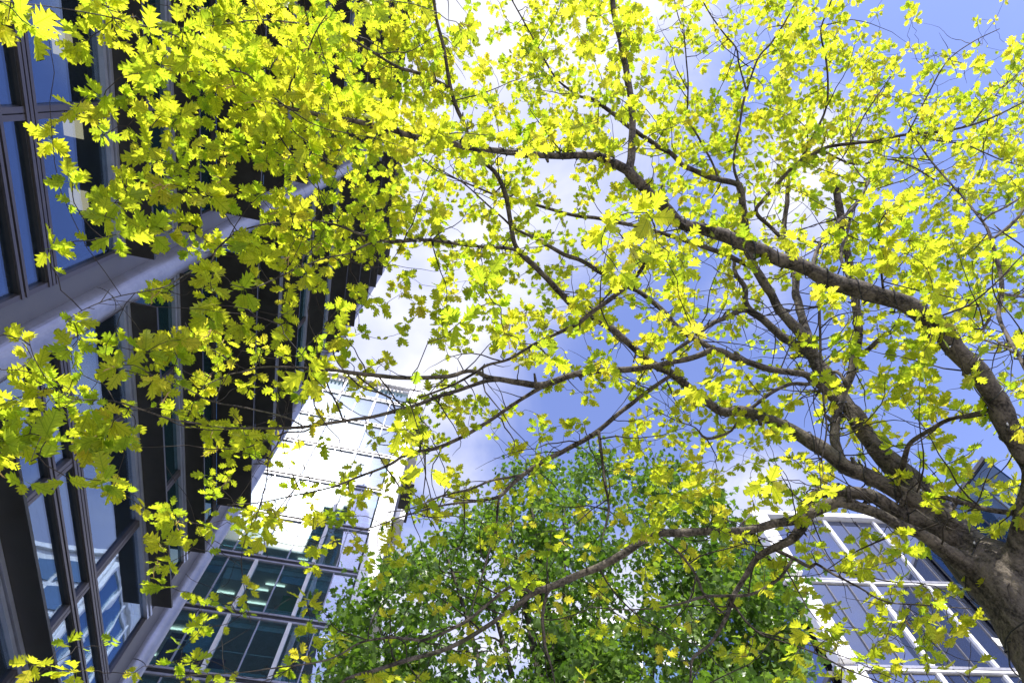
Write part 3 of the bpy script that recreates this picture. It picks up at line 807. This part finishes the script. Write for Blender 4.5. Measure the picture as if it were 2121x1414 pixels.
NODE_PX, NODE_P, NODE_D, NODE_R = [], [], [], []
wig = 0
order = list(LIMBS)
for key in order:
    L = LIMBS[key]
    d0 = L['d0']
    if d0 is None or (L['parent'] in LIMBS and key not in ('B', 'D', 'K', 'L', 'A', 'C')):
        Q = LIMBS[L['parent']]
        i = int(np.argmin([(p[0] - L['pts'][0][0]) ** 2 + (p[1] - L['pts'][0][1]) ** 2 for p in Q['pts']]))
        if L['d0'] is None:
            d0 = Q['D'][i]
    if key == 'J':                                     # hangs from its far end instead
        d0 = 4.2
    L['D'] = limb_depth(L['pts'], d0, L['d1'])
    P = np.array([at(p[0], p[1], d) for p, d in zip(L['pts'], L['D'])])
    R = np.array([p[2] * (0.5 if key == 'T' else 0.42) / F * depth_of(q) for p, q in zip(L['pts'], P)])
    if key == 'T':
        dn = (P[0] - P[2]); dn /= np.linalg.norm(dn)
        k0 = P[0] + dn * (P[0][2] - 1.2) / -dn[2]
        P = np.vstack([[(k0[0] + .10, k0[1], -.1), (k0[0] + .09, k0[1], .3), k0], P])
        R = np.concatenate([[.62, .46, .40], R])
        OAK_FOOT = (float(k0[0]), float(k0[1]), 0.0)
    P3, R3 = resample(P, R, 0.05)
    L['P3'], L['R3'] = P3, R3
    if key not in ('T',):
        st = slice(2, None, 2)
        for p, r in zip(P3[st], R3[st]):
            NODE_P.append(p); NODE_R.append(r)


def rough_tube(mb, P, R, n, amp=0.06):
    """tube with knots and bends of its own"""
    P = P.copy(); R = R.copy()
    for i in range(len(P)):
        q = Vector(P[i])
        R[i] *= 1 + amp * 1.6 * mnoise.noise(q * 6.0) + amp * mnoise.noise(q * 17.0)
        if 0 < i < len(P) - 1:
            P[i] = P[i] + np.array(mnoise.noise_vector(q * 5.0)) * R[i] * 0.38
    mb.tube(P, R, n)


# trunk: the thick bases of the main limbs grown together into one skin
mt = MB()
T = LIMBS['T']
mt.tube(T['P3'], T['R3'], 24)
for key, keep in (('A', 1.0), ('B', 1.1), ('D', 0.6), ('K', 1.0), ('L', 0.9)):
    L = LIMBS[key]
    s = np.concatenate([[0], np.cumsum(np.linalg.norm(np.diff(L['P3'], axis=0), axis=1))])
    k = max(4, int(np.searchsorted(s, keep)))
    mt.tube(L['P3'][:k + 1], L['R3'][:k + 1] * 1.01, 20)
tmp = mt.build('trunk_raw', None)
rm = tmp.modifiers.new('remesh', 'REMESH'); rm.mode = 'VOXEL'; rm.voxel_size = 0.016
sm = tmp.modifiers.new('smooth', 'SMOOTH'); sm.factor = 0.6; sm.iterations = 6
dg = bpy.context.evaluated_depsgraph_get()
tme = bpy.data.meshes.new_from_object(tmp.evaluated_get(dg))
bpy.data.objects.remove(tmp)
tme.name = 'trunk'
co = np.zeros(len(tme.vertices) * 3); tme.vertices.foreach_get('co', co); co = co.reshape(-1, 3)
no = np.zeros(len(tme.vertices) * 3); tme.vertex_normals.foreach_get('vector', no); no = no.reshape(-1, 3)
for i in range(len(co)):
    q = Vector((co[i, 0], co[i, 1], co[i, 2] * .45))
    co[i] += no[i] * (0.010 * mnoise.noise(q * 7) + 0.006 * mnoise.noise(q * 22) + 0.022 * mnoise.noise(Vector(co[i]) * 2.3))
tme.vertices.foreach_set('co', co.ravel())
tme.update()
tme.materials.clear(); tme.materials.append(M['bark'])
tme.polygons.foreach_set('use_smooth', [True] * len(tme.polygons))
put('trunk', tme, oak)

TOPLIMB = {}
for key in order:
    if key == 'T':
        continue
    L = LIMBS[key]
    mb = MB()
    w = max(p[2] for p in L['pts'])
    rough_tube(mb, L['P3'], L['R3'], 16 if w > 18 else 10 if w > 8 else 7, .075)
    for _ in range(int(len(L['P3']) * (.09 if w > 9 else .05))):       # broken stubs and knots
        i = random.randint(3, len(L['P3']) - 3)
        r = L['R3'][i]
        d = rng.normal(0, 1, 3); d /= np.linalg.norm(d)
        q = L['P3'][i]
        ln = r * random.uniform(.5, 1.2) + random.uniform(.01, .07)
        e = q + d * (r * .8 + ln)
        rs = min(r * random.uniform(.22, .5), .02) + .001
        mb.tube([q + d * r * .3, q + d * r * .95, e + rng.normal(0, .004, 3)], [rs * 1.9, rs * 1.15, rs * random.uniform(.4, .8)], 6)
    par = L['parent']
    sub = par not in (None, 'T') and par in TOPLIMB
    o = mb.build('branch' if sub else 'limb', M['bark'], TOPLIMB[par] if sub else oak, smooth=True)
    if par in (None, 'T'):
        TOPLIMB[key] = o
    L['obj'] = o
# pale saw cuts on the pruned ends
for key in ('E', 'D0', 'D1'):
    L = LIMBS[key]
    P, R = L['P3'], L['R3']
    t = P[-1] - P[-3]; t /= np.linalg.norm(t)
    mb = MB(); mb.tube([P[-1] - t * .002, P[-1] + t * .006], R[-1] * .97, 16)
    mb.build('cut_end', M['cut_wood'], oak)

# ------------------------------------------------------------------ oak leaves
def leaf_shape(seed):
    """a lobed, pointed oak blade with its stalk, folded along the midrib; returns verts, faces, uvs per vert"""
    r = random.Random(seed)
    half = [(.0, .0), (.05, .06), (.11, .14), (.24, .31), (.27, .16), (.34, .26), (.55, .46), (.52, .20), (.60, .25), (.80, .35), (.75, .15), (.82, .15), (.95, .17), (.92, .06), (1.08, .0)]
    v, uv = [], []
    fold = r.uniform(.05, .5); bend = r.uniform(-.45, .6); twist = r.uniform(-.5, .5); cup = r.uniform(-.7, .7)
    sides = []

    def P(x, y):
        z = fold * abs(y) + cup * y * y + bend * x * x * .5 + twist * x * y + .02 * math.sin(9 * x + 5 * y + seed)
        return (x, y, z)
    ribs = [0, .27, .52, .74, 1.0]
    for x in ribs:
        v.append(P(x, 0)); uv.append((.5, x))
    faces = []
    groups = [(0, 4), (4, 7), (7, 10), (10, 14)]
    for sgn in (1, -1):
        idx = []
        wd = r.uniform(.9, 1.12)
        for k, (x, y) in enumerate(half):
            if k in (0, len(half) - 1):
                idx.append(0 if k == 0 else len(ribs) - 1)
                continue
            xx = x + r.uniform(-.015, .015); yy = y * wd * sgn * r.uniform(.9, 1.1)
            v.append(P(xx, yy)); uv.append((.5 + yy, xx)); idx.append(len(v) - 1)
        for g, (i0, i1) in enumerate(groups):
            loop = [g] + idx[i0 if g else 1:i1 + 1] + ([g + 1] if g < 3 else [])
            loop = list(dict.fromkeys(loop))
            faces.append(tuple(loop) if sgn < 0 else tuple(reversed(loop)))
    k = len(v)                                            # stalk
    v += [(-.24, -.008, .02), (-.24, .008, .02), (.02, .010, .0), (.02, -.010, .0)]
    uv += [(.5, 0)] * 4
    faces.append((k, k + 3, k + 2, k + 1))
    tris = []
    bm = bmesh.new()
    bv = [bm.verts.new(p) for p in v]
    for f in faces:
        bm.faces.new([bv[i] for i in f])
    bm.verts.index_update()
    bmesh.ops.triangulate(bm, faces=bm.faces[:], ngon_method='EAR_CLIP')
    tris = np.array([[x.index for x in f.verts] for f in bm.faces])
    bm.free()
    return np.array(v), tris, np.array(uv)


SHAPES = [leaf_shape(i) for i in range(16)]


def build_leaves(name, shapes, which, pos, rot, size, tint, mat, parent, kind='stuff'):
    """many leaves joined into one mesh"""
    V, T_, U, A = [], [], [], []
    base = 0
    which = np.asarray(which)
    for s in range(len(shapes)):
        ids = np.nonzero(which == s)[0]
        if not len(ids):
            continue
        v, t, u = shapes[s]
        X = np.einsum('nij,kj->nki', rot[ids], v) * size[ids][:, None, None] + pos[ids][:, None, :]
        n, k = len(ids), len(v)
        V.append(X.reshape(-1, 3))
        T_.append((t[None] + (base + np.arange(n) * k)[:, None, None]).reshape(-1, 3))
        U.append(np.tile(u, (n, 1)))
        A.append(np.repeat(tint[ids], k))
        base += n * k
    V = np.vstack(V); T_ = np.vstack(T_); U = np.vstack(U); A = np.concatenate(A)
    me = bpy.data.meshes.new(name)
    me.vertices.add(len(V)); me.vertices.foreach_set('co', V.ravel())
    me.loops.add(T_.size); me.loops.foreach_set('vertex_index', T_.ravel().astype(np.int32))
    me.polygons.add(len(T_)); me.polygons.foreach_set('loop_start', (np.arange(len(T_)) * 3).astype(np.int32))
    me.polygons.foreach_set('loop_total', np.full(len(T_), 3, np.int32))
    me.polygons.foreach_set('use_smooth', np.ones(len(T_), bool))
    uvl = me.uv_layers.new(name='UVMap'); uvl.data.foreach_set('uv', U[T_.ravel()].ravel())
    at_ = me.attributes.new('tint', 'FLOAT', 'POINT'); at_.data.foreach_set('value', A)
    me.update(calc_edges=True)
    me.validate()
    me.materials.append(mat)
    return put(name, me, parent, kind)


def leaf_rot(axis, up):
    x = axis / np.linalg.norm(axis)
    z = up - x * (up @ x); z /= np.linalg.norm(z) + 1e-9
    y = np.cross(z, x)
    return np.stack([x, y, z], 1)


# how much of each 100 px square of the photograph is covered by oak leaves, 0-9
COVER = ["336777878466655563101", "013688888677663466433", "015668888777777777666", "014665788665566667565", "004777787566656556555",
         "014568667764665556676", "231476567357665344665", "355664543346545545655", "356544357533356644554", "445335323534455455544",
         "003435344333445543044", "000113342123334444310", "000031341333222344441", "233434433111111345532"]
LEAF = 0.093
NODE_P = np.array(NODE_P); NODE_R = np.array(NODE_R)
NODE_PX, NODE_Z = project(NODE_P)
NODE_DIST = np.linalg.norm(NODE_P - CAM, axis=1)

targets = []
for gy in range(-2, 15):
    for gx in range(-2, 23):
        c = int(COVER[min(13, max(0, gy))][min(20, max(0, gx))]) / 9.1
        if gy < -1:
            c = 0
        if gy < 0 or gx < 0 or gx > 20 or gy > 13:
            c *= .3
        if c <= 0:
            continue
        u0, v0 = (gx + .5) * 101, (gy + .5) * 101
        k = np.argsort((NODE_PX[:, 0] - u0) ** 2 + (NODE_PX[:, 1] - v0) ** 2)[:25]
        D = float(np.mean(NODE_DIST[k]))
        lp = LEAF * F / (D * .93)
        nl = -math.log(1 - min(.93, c)) * 101 * 101 / (.27 * lp * lp)
        n = rng.poisson(nl / 6.6)
        for _ in range(n):
            u = u0 + random.uniform(-55, 55); v = v0 + random.uniform(-55, 55)
            kk = int(np.argmin((NODE_PX[:, 0] - u) ** 2 + (NODE_PX[:, 1] - v) ** 2 + rng.normal(0, 1500, len(NODE_PX)) ** 1))
            d = NODE_DIST[kk] * math.exp(random.gauss(.07, .09)) 
            if d < 2.6:
                d = 2.6 + random.uniform(0, .3)
            P = at(u, v, d)
            if P[0] < -6.0 or P[2] < 2.4:
                continue
            targets.append(P)
# a few low sprays hang close to the lens
for (u, v, d) in ((1005, 575, 2.0), (950, 670, 1.9), (1045, 690, 2.1), (1280, 560, 2.2), (1255, 470, 2.3), (1440, 690, 2.6), (880, 965, 2.2), (1140, 740, 2.2),
                  (1450, 800, 2.5), (640, 770, 2.5), (1340, 440, 2.3), (960, 60, 3.0), (1590, 1000, 3.0), (830, 890, 2.4), (1700, 1010, 3.0), (700, 640, 2.5)):
    targets.append(at(u, v, d))
targets = np.array(targets)
dist0 = np.array([np.min(np.linalg.norm(NODE_P - t, axis=1)) for t in targets])
targets = targets[np.argsort(dist0)]

# twigs: every target joins the nearest wood that is already there
node_P = [tuple(p) for p in NODE_P]; node_R = list(NODE_R)
arr = np.zeros((len(NODE_P) + len(targets) * 6 + 10, 3)); cnt = len(NODE_P); arr[:cnt] = NODE_P
rad = np.zeros(len(arr)); rad[:cnt] = NODE_R
twigs = MB()
L_pos, L_rot, L_size, L_tint = [], [], [], []


def add_leaf(p, axis, size, tint):
    up = np.array([random.gauss(0, .42), random.gauss(0, .42), 1.0])
    L_pos.append(p); L_rot.append(leaf_rot(axis, up)); L_size.append(size); L_tint.append(tint)


for t in targets:
    dd = np.linalg.norm(arr[:cnt] - t, axis=1)
    k = int(np.argmin(dd + rad[:cnt] * 0.5))
    p0 = arr[k]; ln = float(np.linalg.norm(t - p0))
    n = max(4, min(9, int(ln / .07) + 3))
    side = np.array([random.gauss(0, 1), random.gauss(0, 1), random.gauss(0, .7)])
    side -= (t - p0) * ((side @ (t - p0)) / (ln * ln + 1e-9))
    side /= np.linalg.norm(side) + 1e-9
    s = np.linspace(0, 1, n)
    amp = ln * random.uniform(.06, .22)
    P = p0[None] + (t - p0)[None] * s[:, None] + side[None] * (np.sin(s * math.pi) * amp)[:, None] + rng.normal(0, .006 + .015 * min(ln, 1), (n, 3)) * (s * (1 - s) * 4)[:, None]
    r0 = max(.0022, min(rad[k] * .75, .0035 + .007 * ln))
    R = r0 + (.0018 - r0) * s
    twigs.tube(P, np.maximum(R, .0018), 5, False)
    for q in range(1, n):
        if cnt < len(arr):
            arr[cnt] = P[q]; rad[cnt] = R[q]; cnt += 1
    tn = P[-1] - P[-2]; tn /= np.linalg.norm(tn) + 1e-9
    base_t = min(1, max(0, random.gauss(.45, .2)))
    bs = LEAF * random.uniform(.72, 1.12)
    nl = random.randint(4, 7)
    a0 = random.uniform(0, 6.28)
    for q in range(nl):
        a = a0 + q * 2.4 + random.gauss(0, .3)
        ax = np.array([math.cos(a), math.sin(a), random.gauss(-.22, .3)]) + tn * .55
        sz = bs * random.uniform(.6, 1.15)
        ax /= np.linalg.norm(ax)
        add_leaf(P[-1] + ax * sz * .22 + rng.normal(0, .008, 3), ax, sz, min(1, max(0, base_t + random.gauss(0, .16))))
    for q in range(random.randint(1, 3)):
        i = random.randint(max(1, n // 2), n - 1)
        a = random.uniform(0, 6.28)
        ax = np.array([math.cos(a), math.sin(a), random.gauss(-.1, .4)])
        sz = bs * random.uniform(.45, .95)
        ax /= np.linalg.norm(ax)
        add_leaf(P[i] + ax * sz * .24, ax, sz, min(1, max(0, base_t + random.gauss(0, .2))))
# bare curling twigs along the branches
for _ in range(620):
    k = random.randrange(len(NODE_P))
    p = NODE_P[k].copy(); d = rng.normal(0, 1, 3); d /= np.linalg.norm(d)
    ln = random.uniform(.2, 1.1); n = 9
    pts = [p.copy()]
    for q in range(n):
        d = d + rng.normal(0, .17, 3) + np.array([0, 0, .05]); d /= np.linalg.norm(d)
        p = p + d * ln / n; pts.append(p.copy())
    if np.linalg.norm(pts[-1] - CAM) < 2.9 or np.linalg.norm(pts[0] - CAM) < 2.9:
        continue
    twigs.tube(pts, np.linspace(min(NODE_R[k] * .7, .003 + .004 * ln), .0012, n + 1), 5, False)
twigs.build('twigs', M['twig'], oak, smooth=True, kind='stuff')
ck = MB()
for i in rng.choice(len(targets), 300, replace=False):
    for q in range(random.randint(2, 5)):
        p = targets[i] + rng.normal(0, .012, 3)
        ln = random.uniform(.03, .08); sway = rng.normal(0, .02, 3)
        pts = [p + np.array([0, 0, -ln * t]) + sway * t * t + rng.normal(0, .0015, 3) for t in (0, .3, .6, .85, 1)]
        ck.tube(pts, [.0012, .0030, .0022, .0030, .001], 5)
ck.build('catkins', M['catkin'], oak, smooth=True, kind='stuff')

L_pos = np.array(L_pos); L_rot = np.array(L_rot); L_size = np.array(L_size); L_tint = np.array(L_tint)
which = rng.integers(0, len(SHAPES), len(L_pos))
PX, ZD = project(L_pos + L_rot[:, :, 0] * (L_size * .5)[:, None])
inside = (PX[:, 0] > 10) & (PX[:, 0] < 2111) & (PX[:, 1] > 10) & (PX[:, 1] < 1404) & (ZD > 0)
vis = np.where(inside, L_size / np.maximum(ZD, .1), 0)
big = np.argsort(-vis)[:300]
leaf_me = []
for s, (v, t, u) in enumerate(SHAPES):
    row = []
    for tv in (.2, .45, .7):
        me = bpy.data.meshes.new('leaf')
        me.from_pydata(v.tolist(), [], t.tolist())
        uvl = me.uv_layers.new(name='UVMap'); uvl.data.foreach_set('uv', u[t.ravel()].ravel())
        a = me.attributes.new('tint', 'FLOAT', 'POINT'); a.data.foreach_set('value', np.full(len(v), tv))
        me.polygons.foreach_set('use_smooth', [True] * len(me.polygons))
        me.materials.append(M['oak_leaf']); me.update()
        row.append(me)
    leaf_me.append(row)
for i in big:
    tv = 0 if L_tint[i] < .33 else 1 if L_tint[i] < .58 else 2
    o = bpy.data.objects.new('leaf', leaf_me[which[i]][tv])
    COL.objects.link(o)
    mw = Matrix(L_rot[i].tolist()).to_4x4()
    o.parent = oak
    o.matrix_parent_inverse = Matrix.Translation(-Vector(OAK_BASE))
    o.matrix_basis = Matrix.Translation(Vector(L_pos[i])) @ mw @ Matrix.Scale(float(L_size[i]), 4)
rest = np.setdiff1d(np.arange(len(L_pos)), big)
build_leaves('leaves', SHAPES, which[rest], L_pos[rest], L_rot[rest], L_size[rest], L_tint[rest], M['oak_leaf'], oak)
print('oak leaves', len(L_pos), 'clusters', len(targets))

# ------------------------------------------------------------------ strings of small lights wound round the oak
bulb_mb = MB(); bulb_mb.tube([(0, 0, .030), (0, 0, .034), (0, 0, .042), (0, 0, .050), (0, 0, .055)], [.003, .0055, .006, .0045, .001], 8)
bulb_me = bulb_mb.mesh('bulb', M['bulb'], True)
sock_mb = MB(); sock_mb.tube([(0, 0, -.004), (0, 0, .006), (0, 0, .034)], [.008, .008, .006], 7)
sock_me = sock_mb.mesh('socket', M['cable'], True)


def light_string(key, s0, s1, label, pitch=.17, every=.24, parts=1):
    L = LIMBS[key]
    P, R = resample(L['P3'], L['R3'], .012)
    s = np.concatenate([[0], np.cumsum(np.linalg.norm(np.diff(P, axis=0), axis=1))])
    lo, hi = s0 * s[-1], s1 * s[-1]
    t = thing('string_lights', label, 'string lights', tuple(P[int(np.searchsorted(s, lo))]), 'strings of lights wound around the oak')
    tan = np.gradient(P, axis=0); tan /= np.linalg.norm(tan, axis=1)[:, None]
    ref = np.array([.3, .2, .93])
    pts, ups, run, nextb = [], [], 0.0, .05
    ph = random.uniform(0, 6)
    bul = []
    x = lo
    while x < hi:
        i = min(len(P) - 1, int(np.searchsorted(s, x)))
        a = np.cross(tan[i], ref); a /= np.linalg.norm(a); c = np.cross(tan[i], a)
        o = math.cos(ph) * a + math.sin(ph) * c
        q = P[i] + o * (R[i] * 1.05 + .006 + .004 * math.sin(x * 40))
        pts.append(q)
        if x - lo > nextb:
            bul.append((q, o)); nextb += every * random.uniform(.6, 1.4)
        circ = 2 * math.pi * max(R[i], .01)
        dx = .012
        ph += 2 * math.pi * dx / (pitch * random.uniform(.5, 1.5) + R[i] * .8)
        x += dx
    mb = MB(); mb.tube(pts, .0048, 6)
    mb.build('cable', M['cable'], t, smooth=True)
    for q, o in bul:
        d = o + rng.normal(0, .5, 3); d /= np.linalg.norm(d)
        rot = Vector(d).to_track_quat('Z', 'Y').to_matrix().to_4x4()
        ob = bpy.data.objects.new('socket', sock_me); COL.objects.link(ob)
        ob.parent = t; ob.matrix_parent_inverse = Matrix.Translation(-Vector(WL[t.name]))
        ob.matrix_basis = Matrix.Translation(Vector(q)) @ rot
        o2 = bpy.data.objects.new('bulb', bulb_me); COL.objects.link(o2)
        o2.parent = ob


light_string('A', .18, .99, 'black light string wound along the thickest limb arching across the middle of the oak')
light_string('A1', .02, .5, 'black light string on the thin level branch running left at the top', .10)
light_string('B', .05, .6, 'black light string around the dark limb rising left from the trunk fork')
light_string('T', .45, .97, 'black light string crossing the bare trunk at the right edge', .28)
light_string('E', .1, .85, 'black light string around the upright limb that ends in an orange saw cut')
light_string('B2', .02, .38, 'black light string on the thin branch left of the middle fork', .09)
light_string('L', .05, .5, 'black light string around the arched limb just under the trunk fork')

# ------------------------------------------------------------------ green tree behind
GB = (4.0, 12.2, 0.0)
green = thing('maple_tree', 'darker green leafy tree standing further back in the lower middle', 'tree', GB)
POLY = [(690, 1440), (700, 1290), (760, 1210), (840, 1125), (950, 1085), (1010, 1060), (1045, 990), (1100, 945), (1200, 935), (1300, 950), (1400, 955), (1465, 1000), (1495, 1060), (1560, 1130), (1620, 1200), (1650, 1300), (1660, 1440), (1480, 1500), (900, 1500)]
HOLE = [(905, 1300), (960, 1285), (1060, 1290), (1130, 1290), (1100, 1400), (1060, 1440), (960, 1440), (930, 1370)]


def inpoly(u, v, poly):
    r = False
    n = len(poly)
    for i in range(n):
        x0, y0 = poly[i]; x1, y1 = poly[(i + 1) % n]
        if (y0 > v) != (y1 > v) and u < (x1 - x0) * (v - y0) / (y1 - y0) + x0:
            r = not r
    return r


stems = []
gm = MB()
for (dx, dy, h, r0) in ((0, 0, 17.5, .34), (-.5, .3, 15.5, .25), (.7, -.2, 15.5, .26), (-2.3, -.5, 12.5, .17), (2.6, .4, 13, .17), (-1.3, .6, 14.5, .15), (1.7, .5, 15, .15), (-3.4, .2, 11, .12), (3.8, .3, 12, .12)):
    pts = [(GB[0] + dx * .15 * min(1, t) + dx * max(0, t - .25) * 1.6 + .25 * math.sin(5 * t + dx), GB[1] + dy * t * 1.6 + .2 * math.sin(4 * t + dy + 1), -.1 + h * t) for t in np.linspace(0, 1, 8)]
    P, R = resample(np.array(pts), np.linspace(r0, .03, 8), .25)
    stems.append((P, R))
    mb = MB(); rough_tube(mb, P, R, 10, .06)
    mb.build('trunk' if h > 17 else 'limb', M['bark_green'], green, smooth=True)
gP = np.vstack([s[0][6:] for s in stems]); gR = np.concatenate([s[1][6:] for s in stems])
gt = []
while len(gt) < 440:
    u, v = random.uniform(690, 1665), random.uniform(930, 1500)
    if not inpoly(u, v, POLY) or (inpoly(u, v, HOLE) and random.random() < .9):
        continue
    r = ray(u, v)
    ta = (GB[0] * r[0] + GB[1] * r[1]) / (r[0] ** 2 + r[1] ** 2)
    P = CAM + r * (ta + random.gauss(0, 1.5))
    if P[2] < 3:
        continue
    gt.append(P)
gt = np.array(gt)
d0 = np.array([np.min(np.linalg.norm(gP - t, axis=1)) for t in gt]); gt = gt[np.argsort(d0)]
arr = np.zeros((len(gP) + len(gt) * 7, 3)); arr[:len(gP)] = gP; cnt = len(gP)
rad = np.zeros(len(arr)); rad[:cnt] = gR
wood = MB()
shape5 = []
for sd in range(6):
    r = random.Random(sd + 50)
    prof = [(0, 0), (.08, .20), (.02, .42), (.30, .30), (.42, .52), (.55, .24), (.74, .26), (1.0, 0)]
    v = [(0, 0, 0), (.5, 0, r.uniform(-.1, .1))]; uv = [(.5, 0), (.5, .5)]
    ring = []
    for sg in (1, -1):
        for (x, y) in (prof[1:] if sg > 0 else prof[-2:0:-1]):
            yy = y * sg * r.uniform(.85, 1.1)
            v.append((x, yy, .3 * abs(yy) * r.uniform(.5, 1.4) - .15 * x * x)); uv.append((.5 + yy, x))
    ring = [0] + list(range(2, len(v)))
    t = [(1, ring[i], ring[(i + 1) % len(ring)]) for i in range(len(ring))]
    shape5.append((np.array(v), np.array(t)[:, ::-1], np.array(uv)))
gp, gr_, gs, gti = [], [], [], []
for t in gt:
    dd = np.linalg.norm(arr[:cnt] - t, axis=1) + np.maximum(0, arr[:cnt, 2] - t[2] + .2) * 1.5
    k = int(np.argmin(dd)); p0 = arr[k]; ln = np.linalg.norm(t - p0)
    s = np.linspace(0, 1, 7)
    side = rng.normal(0, 1, 3) * ln * .12
    P = p0 + (t - p0) * s[:, None] + side * np.sin(s * math.pi)[:, None]
    r0 = min(rad[k] * .75, .014 + .022 * ln)
    wood.tube(P, np.linspace(r0, .005, 7), 5, False)
    for q in range(1, 7):
        arr[cnt] = P[q]; rad[cnt] = r0 + (.005 - r0) * q / 6; cnt += 1
    nb = random.randint(35, 95)
    sp_ = random.uniform(.20, .36)
    bt_ = random.uniform(.0, .7)
    for q in range(nb):
        off = rng.normal(0, 1, 3) * np.array([1, 1, .7]) * sp_
        a = random.uniform(0, 6.28)
        gp.append(t + off); gs.append(.17 * random.uniform(.5, 1.25))
        gr_.append(leaf_rot(np.array([math.cos(a), math.sin(a), random.gauss(-.5, .6)]), np.array([random.gauss(0, .8), random.gauss(0, .8) - .2, 1.0])))
        gti.append(min(1, max(0, bt_ + random.gauss(0, .2))))
wood.build('twigs', M['bark_green'], green, smooth=True, kind='stuff')
gp = np.array(gp); gr_ = np.array(gr_); gs = np.array(gs); gti = np.array(gti)
build_leaves('leaves', shape5, rng.integers(0, 6, len(gp)), gp, gr_, gs, gti, M['maple_leaf'], green)
print('green leaves', len(gp))

# ------------------------------------------------------------------ slanting tan pole with white plates, by the trunk
P0, P1 = at(2051, 1262, 10.5), at(2150, 1440, 9.0)
pole = thing('sign_pole', 'thin tan pole with small white plates just below the oak trunk', 'pole', tuple(P1))
mb = MB(); mb.tube([P0, P0 + (P1 - P0) * .5, P1], [.022, .028, .032], 10); mb.build('shaft', M['pole'], pole, smooth=True)
mb = MB(); mb.tube([P0 + (P0 - P1) * .12, P0], [.035, .04], 10); mb.build('cap', M['dark_metal'], pole)
for (u, v, d, wd) in ((2078, 1332, 10.0, 36), (2122, 1403, 9.4, 30)):
    c = at(u, v, d); ex = at(u + wd / 2, v + 4, d) - at(u - wd / 2, v - 4, d); ey = np.array([0, 0, .11]); ez = np.cross(ex, ey); ez *= .012 / np.linalg.norm(ez)
    mb = MB(); mb.add([c - ex / 2 - ey / 2, c + ex / 2 - ey / 2, c + ex / 2 + ey / 2, c - ex / 2 + ey / 2, c - ex / 2 - ey / 2 + ez, c + ex / 2 - ey / 2 + ez, c + ex / 2 + ey / 2 + ez, c - ex / 2 + ey / 2 + ez],
                      [(0, 3, 2, 1), (4, 5, 6, 7), (0, 1, 5, 4), (1, 2, 6, 5), (2, 3, 7, 6), (3, 0, 4, 7)])
    mb.build('plate', M['white_paint'], pole)
